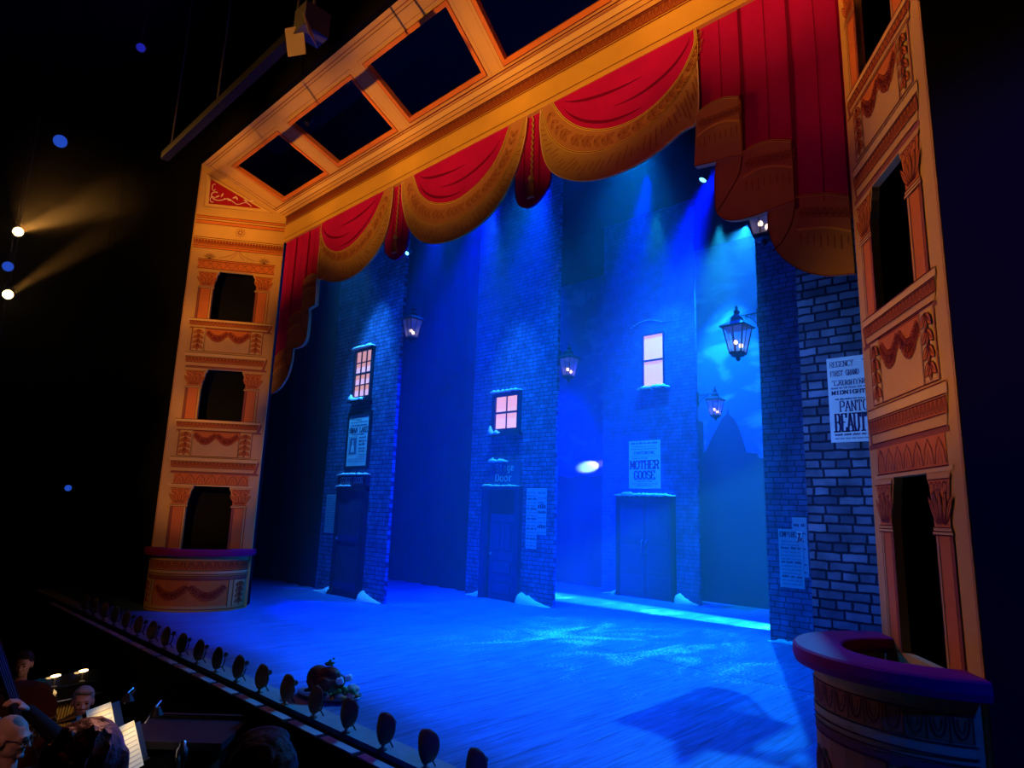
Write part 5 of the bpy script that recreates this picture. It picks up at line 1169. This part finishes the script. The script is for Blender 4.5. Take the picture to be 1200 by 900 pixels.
# upright piano with the front open, gold strings showing under the glossy lid
t = thing('upright_piano', 'glossy black upright piano with gold strings showing, at the back of the orchestra pit', 'piano', (-8.29, 2.27, PF), math.radians(104.4)); t.scale = (.76, 1, 1)
b = MB('lacquer'); b.b2(-.62, -.58, 0, .50, 0, 1.20); b.b2(.58, .62, 0, .50, 0, 1.20); b.b2(-.62, .62, .46, .50, 0, 1.20); b.b2(-.58, .58, .02, .06, 0, .62); b.b2(-.60, .60, -.22, .10, .62, .72); b.b2(-.62, .62, -.02, .02, 1.10, 1.215)
b.b2(.03, .58, .0, .04, .72, 1.12); b.build('case', t)
b = MB('lacquer'); b.box((0, .05, 1.275), (1.30, .02, .12), 'lacquer', Matrix.Rotation(math.radians(-18), 3, 'X')); b.box((0, .02, 1.222), (1.30, .10, .018), 'lacquer'); b.build('lid', t)
b = MB('silver'); b.tube([(-.60, -.03, 1.10), (.22, -.03, 1.10)], .008, 'silver', 8); b.tube([(-.45, -.025, 1.225), (.60, -.025, 1.225)], .005, 'silver', 8); b.build('metal_rail', t)
b = MB('brass'); b.b2(-.57, .03, .10, .12, .72, 1.10, 'brass')
for q in range(16): xx = -.56 + q * .037; b.box((xx + .012, .085, .91), (.024, .012, .38), 'strings', Matrix.Rotation(.06 + q * .012, 3, 'Y'))
b.build('string_frame', t)
for (u_, v_) in ((-.10, 1.36), (.17, 1.35)):  # added glowing bulbs in place of lamp reflections on the lid
    l_ = thing('piano_glint', 'tiny added glow standing in for a lamp reflection on the black piano, ' + ('left one' if u_ < 0 else 'right one'), 'glint', (-8.29 - .25 * u_ + .0, 2.08 + .97 * u_, PF + 1.235), math.radians(104.4))
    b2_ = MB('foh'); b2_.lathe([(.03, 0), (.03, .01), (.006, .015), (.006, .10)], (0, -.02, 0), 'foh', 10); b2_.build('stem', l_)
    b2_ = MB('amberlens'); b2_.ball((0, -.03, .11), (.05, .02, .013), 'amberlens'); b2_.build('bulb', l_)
b = MB('sheet')
for q in range(36): b.b2(-.57 + q * .032, -.57 + q * .032 + .029, -.20, -.04, .722, .735, 'sheet')
b.build('keyboard', t)
# reading lamps reflected on the piano
def music_stand(label, px, py, r_, lamp=True, tiltz=0.0, s=1.0):
    c_ = at_r(px, py, r_); t = thing('music_stand', label, 'music stand', (c_.x, c_.y, PF), face_cam(c_.x, c_.y) + tiltz)
    hz = c_.z - PF; R_ = Matrix.Rotation(math.radians(-22), 3, 'X')
    b = MB('iron'); b.tube([(0, .03, 0), (0, .03, hz - .1)], .012, 'iron', 8); b.box((0, .012, hz), (.46 * s, .006, .30 * s), 'iron', R_); b.box((0, -.03, hz - .15 * s), (.46 * s, .05, .008), 'iron'); b.build('desk', t)
    b = MB('iron')
    for i in range(3): a = i * 2 * PI / 3; b.tube([(0, .03, .12), (.25 * math.cos(a), .03 + .25 * math.sin(a), .01)], .008, 'iron', 6)
    b.build('tripod', t)
    if lamp:
        b = MB('silver'); b.tube([(.20 * s, 0, hz + .13 * s), (.24 * s, -.05, hz + .22), (.12, -.12, hz + .27), (.05, -.13, hz + .25)], .006, 'silver', 6); b.build('lamp_neck', t)
        b = MB('iron'); b.lathe([(.02, .05), (.045, 0), (.04, .0), (.015, .045)], (.05, -.14, hz + .20), 'iron', 12); b.build('lamp_shade', t)
        l = bpy.data.lights.new('stand_lamp', 'SPOT'); lo = bpy.data.objects.new('stand_lamp', l); COL.objects.link(lo); l.color = (1, .72, .36); l.energy = 2.6; l.spot_size = math.radians(120); l.spot_blend = .8; l.shadow_soft_size = .02
        lo.parent = t; lo.location = (.05, -.16, hz + .20); lo.rotation_euler = (math.radians(30), 0, 0)
    return t, hz, R_
def sheet(label, stand, hz, R_, w=.22, h=.30, n=1, dx=0.0):
    o = thing('sheet_music', label, 'sheet music', stand.location.copy(), stand.rotation_euler.z)
    b = MB('sheet'); c_ = Vector((dx, -.006, hz)); b.box(c_ + R_ @ Vector((0, -.006, 0)), (w, .004, h), 'sheet', R_); b.build('page', o)
    b = MB('staves')
    for i in range(9): b.box(c_ + R_ @ Vector((0, -.0095, -h * .42 + i * h * .1)), (w * .84, .001, h * .022), 'staves', R_)
    b.build('staves', o)
t, hz, R_ = music_stand('music stand with gooseneck lamp right of the grey haired musician', 119, 856, 6.2, True, .9); sheet('cream lit sheet music on the stand nearest the grey haired musician', t, hz, R_, .24, .34)
t, hz, R_ = music_stand('second music stand further right in the pit, by dark keyboard lid', 150, 876, 5.7, True, 1.0, .8); sheet('smaller cream sheet music on the right pit stand', t, hz, R_, .19, .30)
# dark keyboard cabinet to the right
p = at_r(216, 856, 6.1)
t = thing('keyboard_cabinet', 'dark flat topped keyboard cabinet right of the music stands', 'cabinet', (p.x, p.y, PF), face_cam(p.x, p.y) - .4); zz = p.z - PF
b = MB('lacquer'); b.b2(-.38, .38, -.25, .30, zz - .05, zz, 'ebony'); b.b2(-.36, .36, -.20, .28, zz - .75, zz - .05, 'lacquer'); b.b2(-.38, .38, .28, .31, zz, zz + .03, 'ebony'); b.build('case', t)
for x in (-.33, .33):
    b = MB('lacquer'); b.b2(x - .03, x + .03, -.2, .26, 0, zz - .70); b.build('leg', t)
b = MB('silver'); q = at_r(213, 884, 5.3); b.lathe([(.001, 0), (.16, .0), (.16, .02), (.022, .04), (.022, .3), (.04, .32)], (0, 0, 0), 'iron', 16); b.lathe([(.022, .3), (.022, q.z - PF - .05), (.034, q.z - PF - .04), (.034, q.z - PF + .03), (.02, q.z - PF + .05), (.018, q.z - PF + .08), (.001, q.z - PF + .085)], (0, 0, 0), 'silver', 16)
tag(b.build('chrome_stand', loc=(q.x, q.y, PF), smooth=True), 'shiny metal post with collar in front of the dark keyboard cabinet', 'stand')
# player whose hands show right of the second stand
h = at_r(176, 945, 5.5); person('musician in black with hands raised beside the right music stand', (h.x, h.y, h.z - 1.27), face_cam(h.x, h.y), 'hairdark', 'skin', seat=.46, armL=(-.16, -.22, 1.52), armR=(.02, -.26, 1.50))
# trumpet like gold keys near the man in glasses
q = at_r(46, 856, 5.9); t = thing('brass_horn', 'small gold brass instrument beside the balding man', 'instrument', (q.x, q.y, q.z), face_cam(q.x, q.y) + .2)
b = MB('brass'); b.tube([(-.22, 0, -.03), (.1, 0, .03), (.2, 0, .05)], [.012, .012, .03], 'brass', 10); b.tube([(-.1, 0, -.04), (-.12, 0, .03), (.08, 0, .07), (.1, 0, .0), (-.1, 0, -.04)], .009, 'brass', 8); b.build('tubing', t)
for k_ in range(3): b = MB('brass'); b.tube([(-.04 + k_ * .035, 0, -.05), (-.04 + k_ * .035, 0, .06)], .011, 'brass', 10); b.build('valve', t)
# audience heads
h = at_r(97, 905, 2.35); person('audience member with reddish brown hair seen from behind, bottom left', (h.x, h.y, h.z - 1.27), face_cam(h.x, h.y) + PI - .35, 'hairred', 'skin', hair_style='long', group=None)
h = at_r(305, 925, 2.0); person('audience member with dark hair, only the crown faintly visible at the bottom', (h.x, h.y, h.z - 1.27), face_cam(h.x, h.y) + PI, 'hairdark', 'skin', group=None)
for lb, (x, y) in (('theatre seat under the reddish haired audience member', (-2.05, .62)), ('theatre seat under the dark haired audience member', (-1.60, .80))):
    pass

# ------------------------------------------------------------------ haze
def haze(name, label, x0, x1, y0, y1, z0, z1, dens, col=(1, 1, 1), fade=None):
    b = MB('black'); b.b2(x0, x1, y0, y1, z0, z1); o = b.build(name); m = bpy.data.materials.new(name); m.use_nodes = True; nt = m.node_tree; nt.nodes.clear()
    out = nt.nodes.new('ShaderNodeOutputMaterial'); v = nt.nodes.new('ShaderNodeVolumePrincipled'); v.inputs['Density'].default_value = dens; v.inputs['Color'].default_value = (*col, 1); v.inputs['Anisotropy'].default_value = .1
    if fade:
        g = nt.nodes.new('ShaderNodeNewGeometry'); sp = nt.nodes.new('ShaderNodeSeparateXYZ'); mr = nt.nodes.new('ShaderNodeMapRange')
        nt.links.new(g.outputs['Position'], sp.inputs[0]); nt.links.new(sp.outputs[0], mr.inputs[0])
        mr.inputs[1].default_value = fade[0]; mr.inputs[2].default_value = fade[1]; mr.inputs[3].default_value = dens; mr.inputs[4].default_value = 0.0
        nt.links.new(mr.outputs[0], v.inputs['Density'])
    nt.links.new(v.outputs[0], out.inputs['Volume']); o.data.materials.clear(); o.data.materials.append(m); tag(o, label, 'haze', kind='stuff'); return o
haze('stage_haze', 'blue lit theatrical haze filling the stage behind the proscenium', -13.95, 1.55, 5.45, 12.30, .02, 9.3, .021)
haze('auditorium_haze', 'thin haze around the amber spotlights at far left', -14.0, -9.6, .6, 3.45, 3.2, 8.2, .030, fade=(-12.6, -9.8))
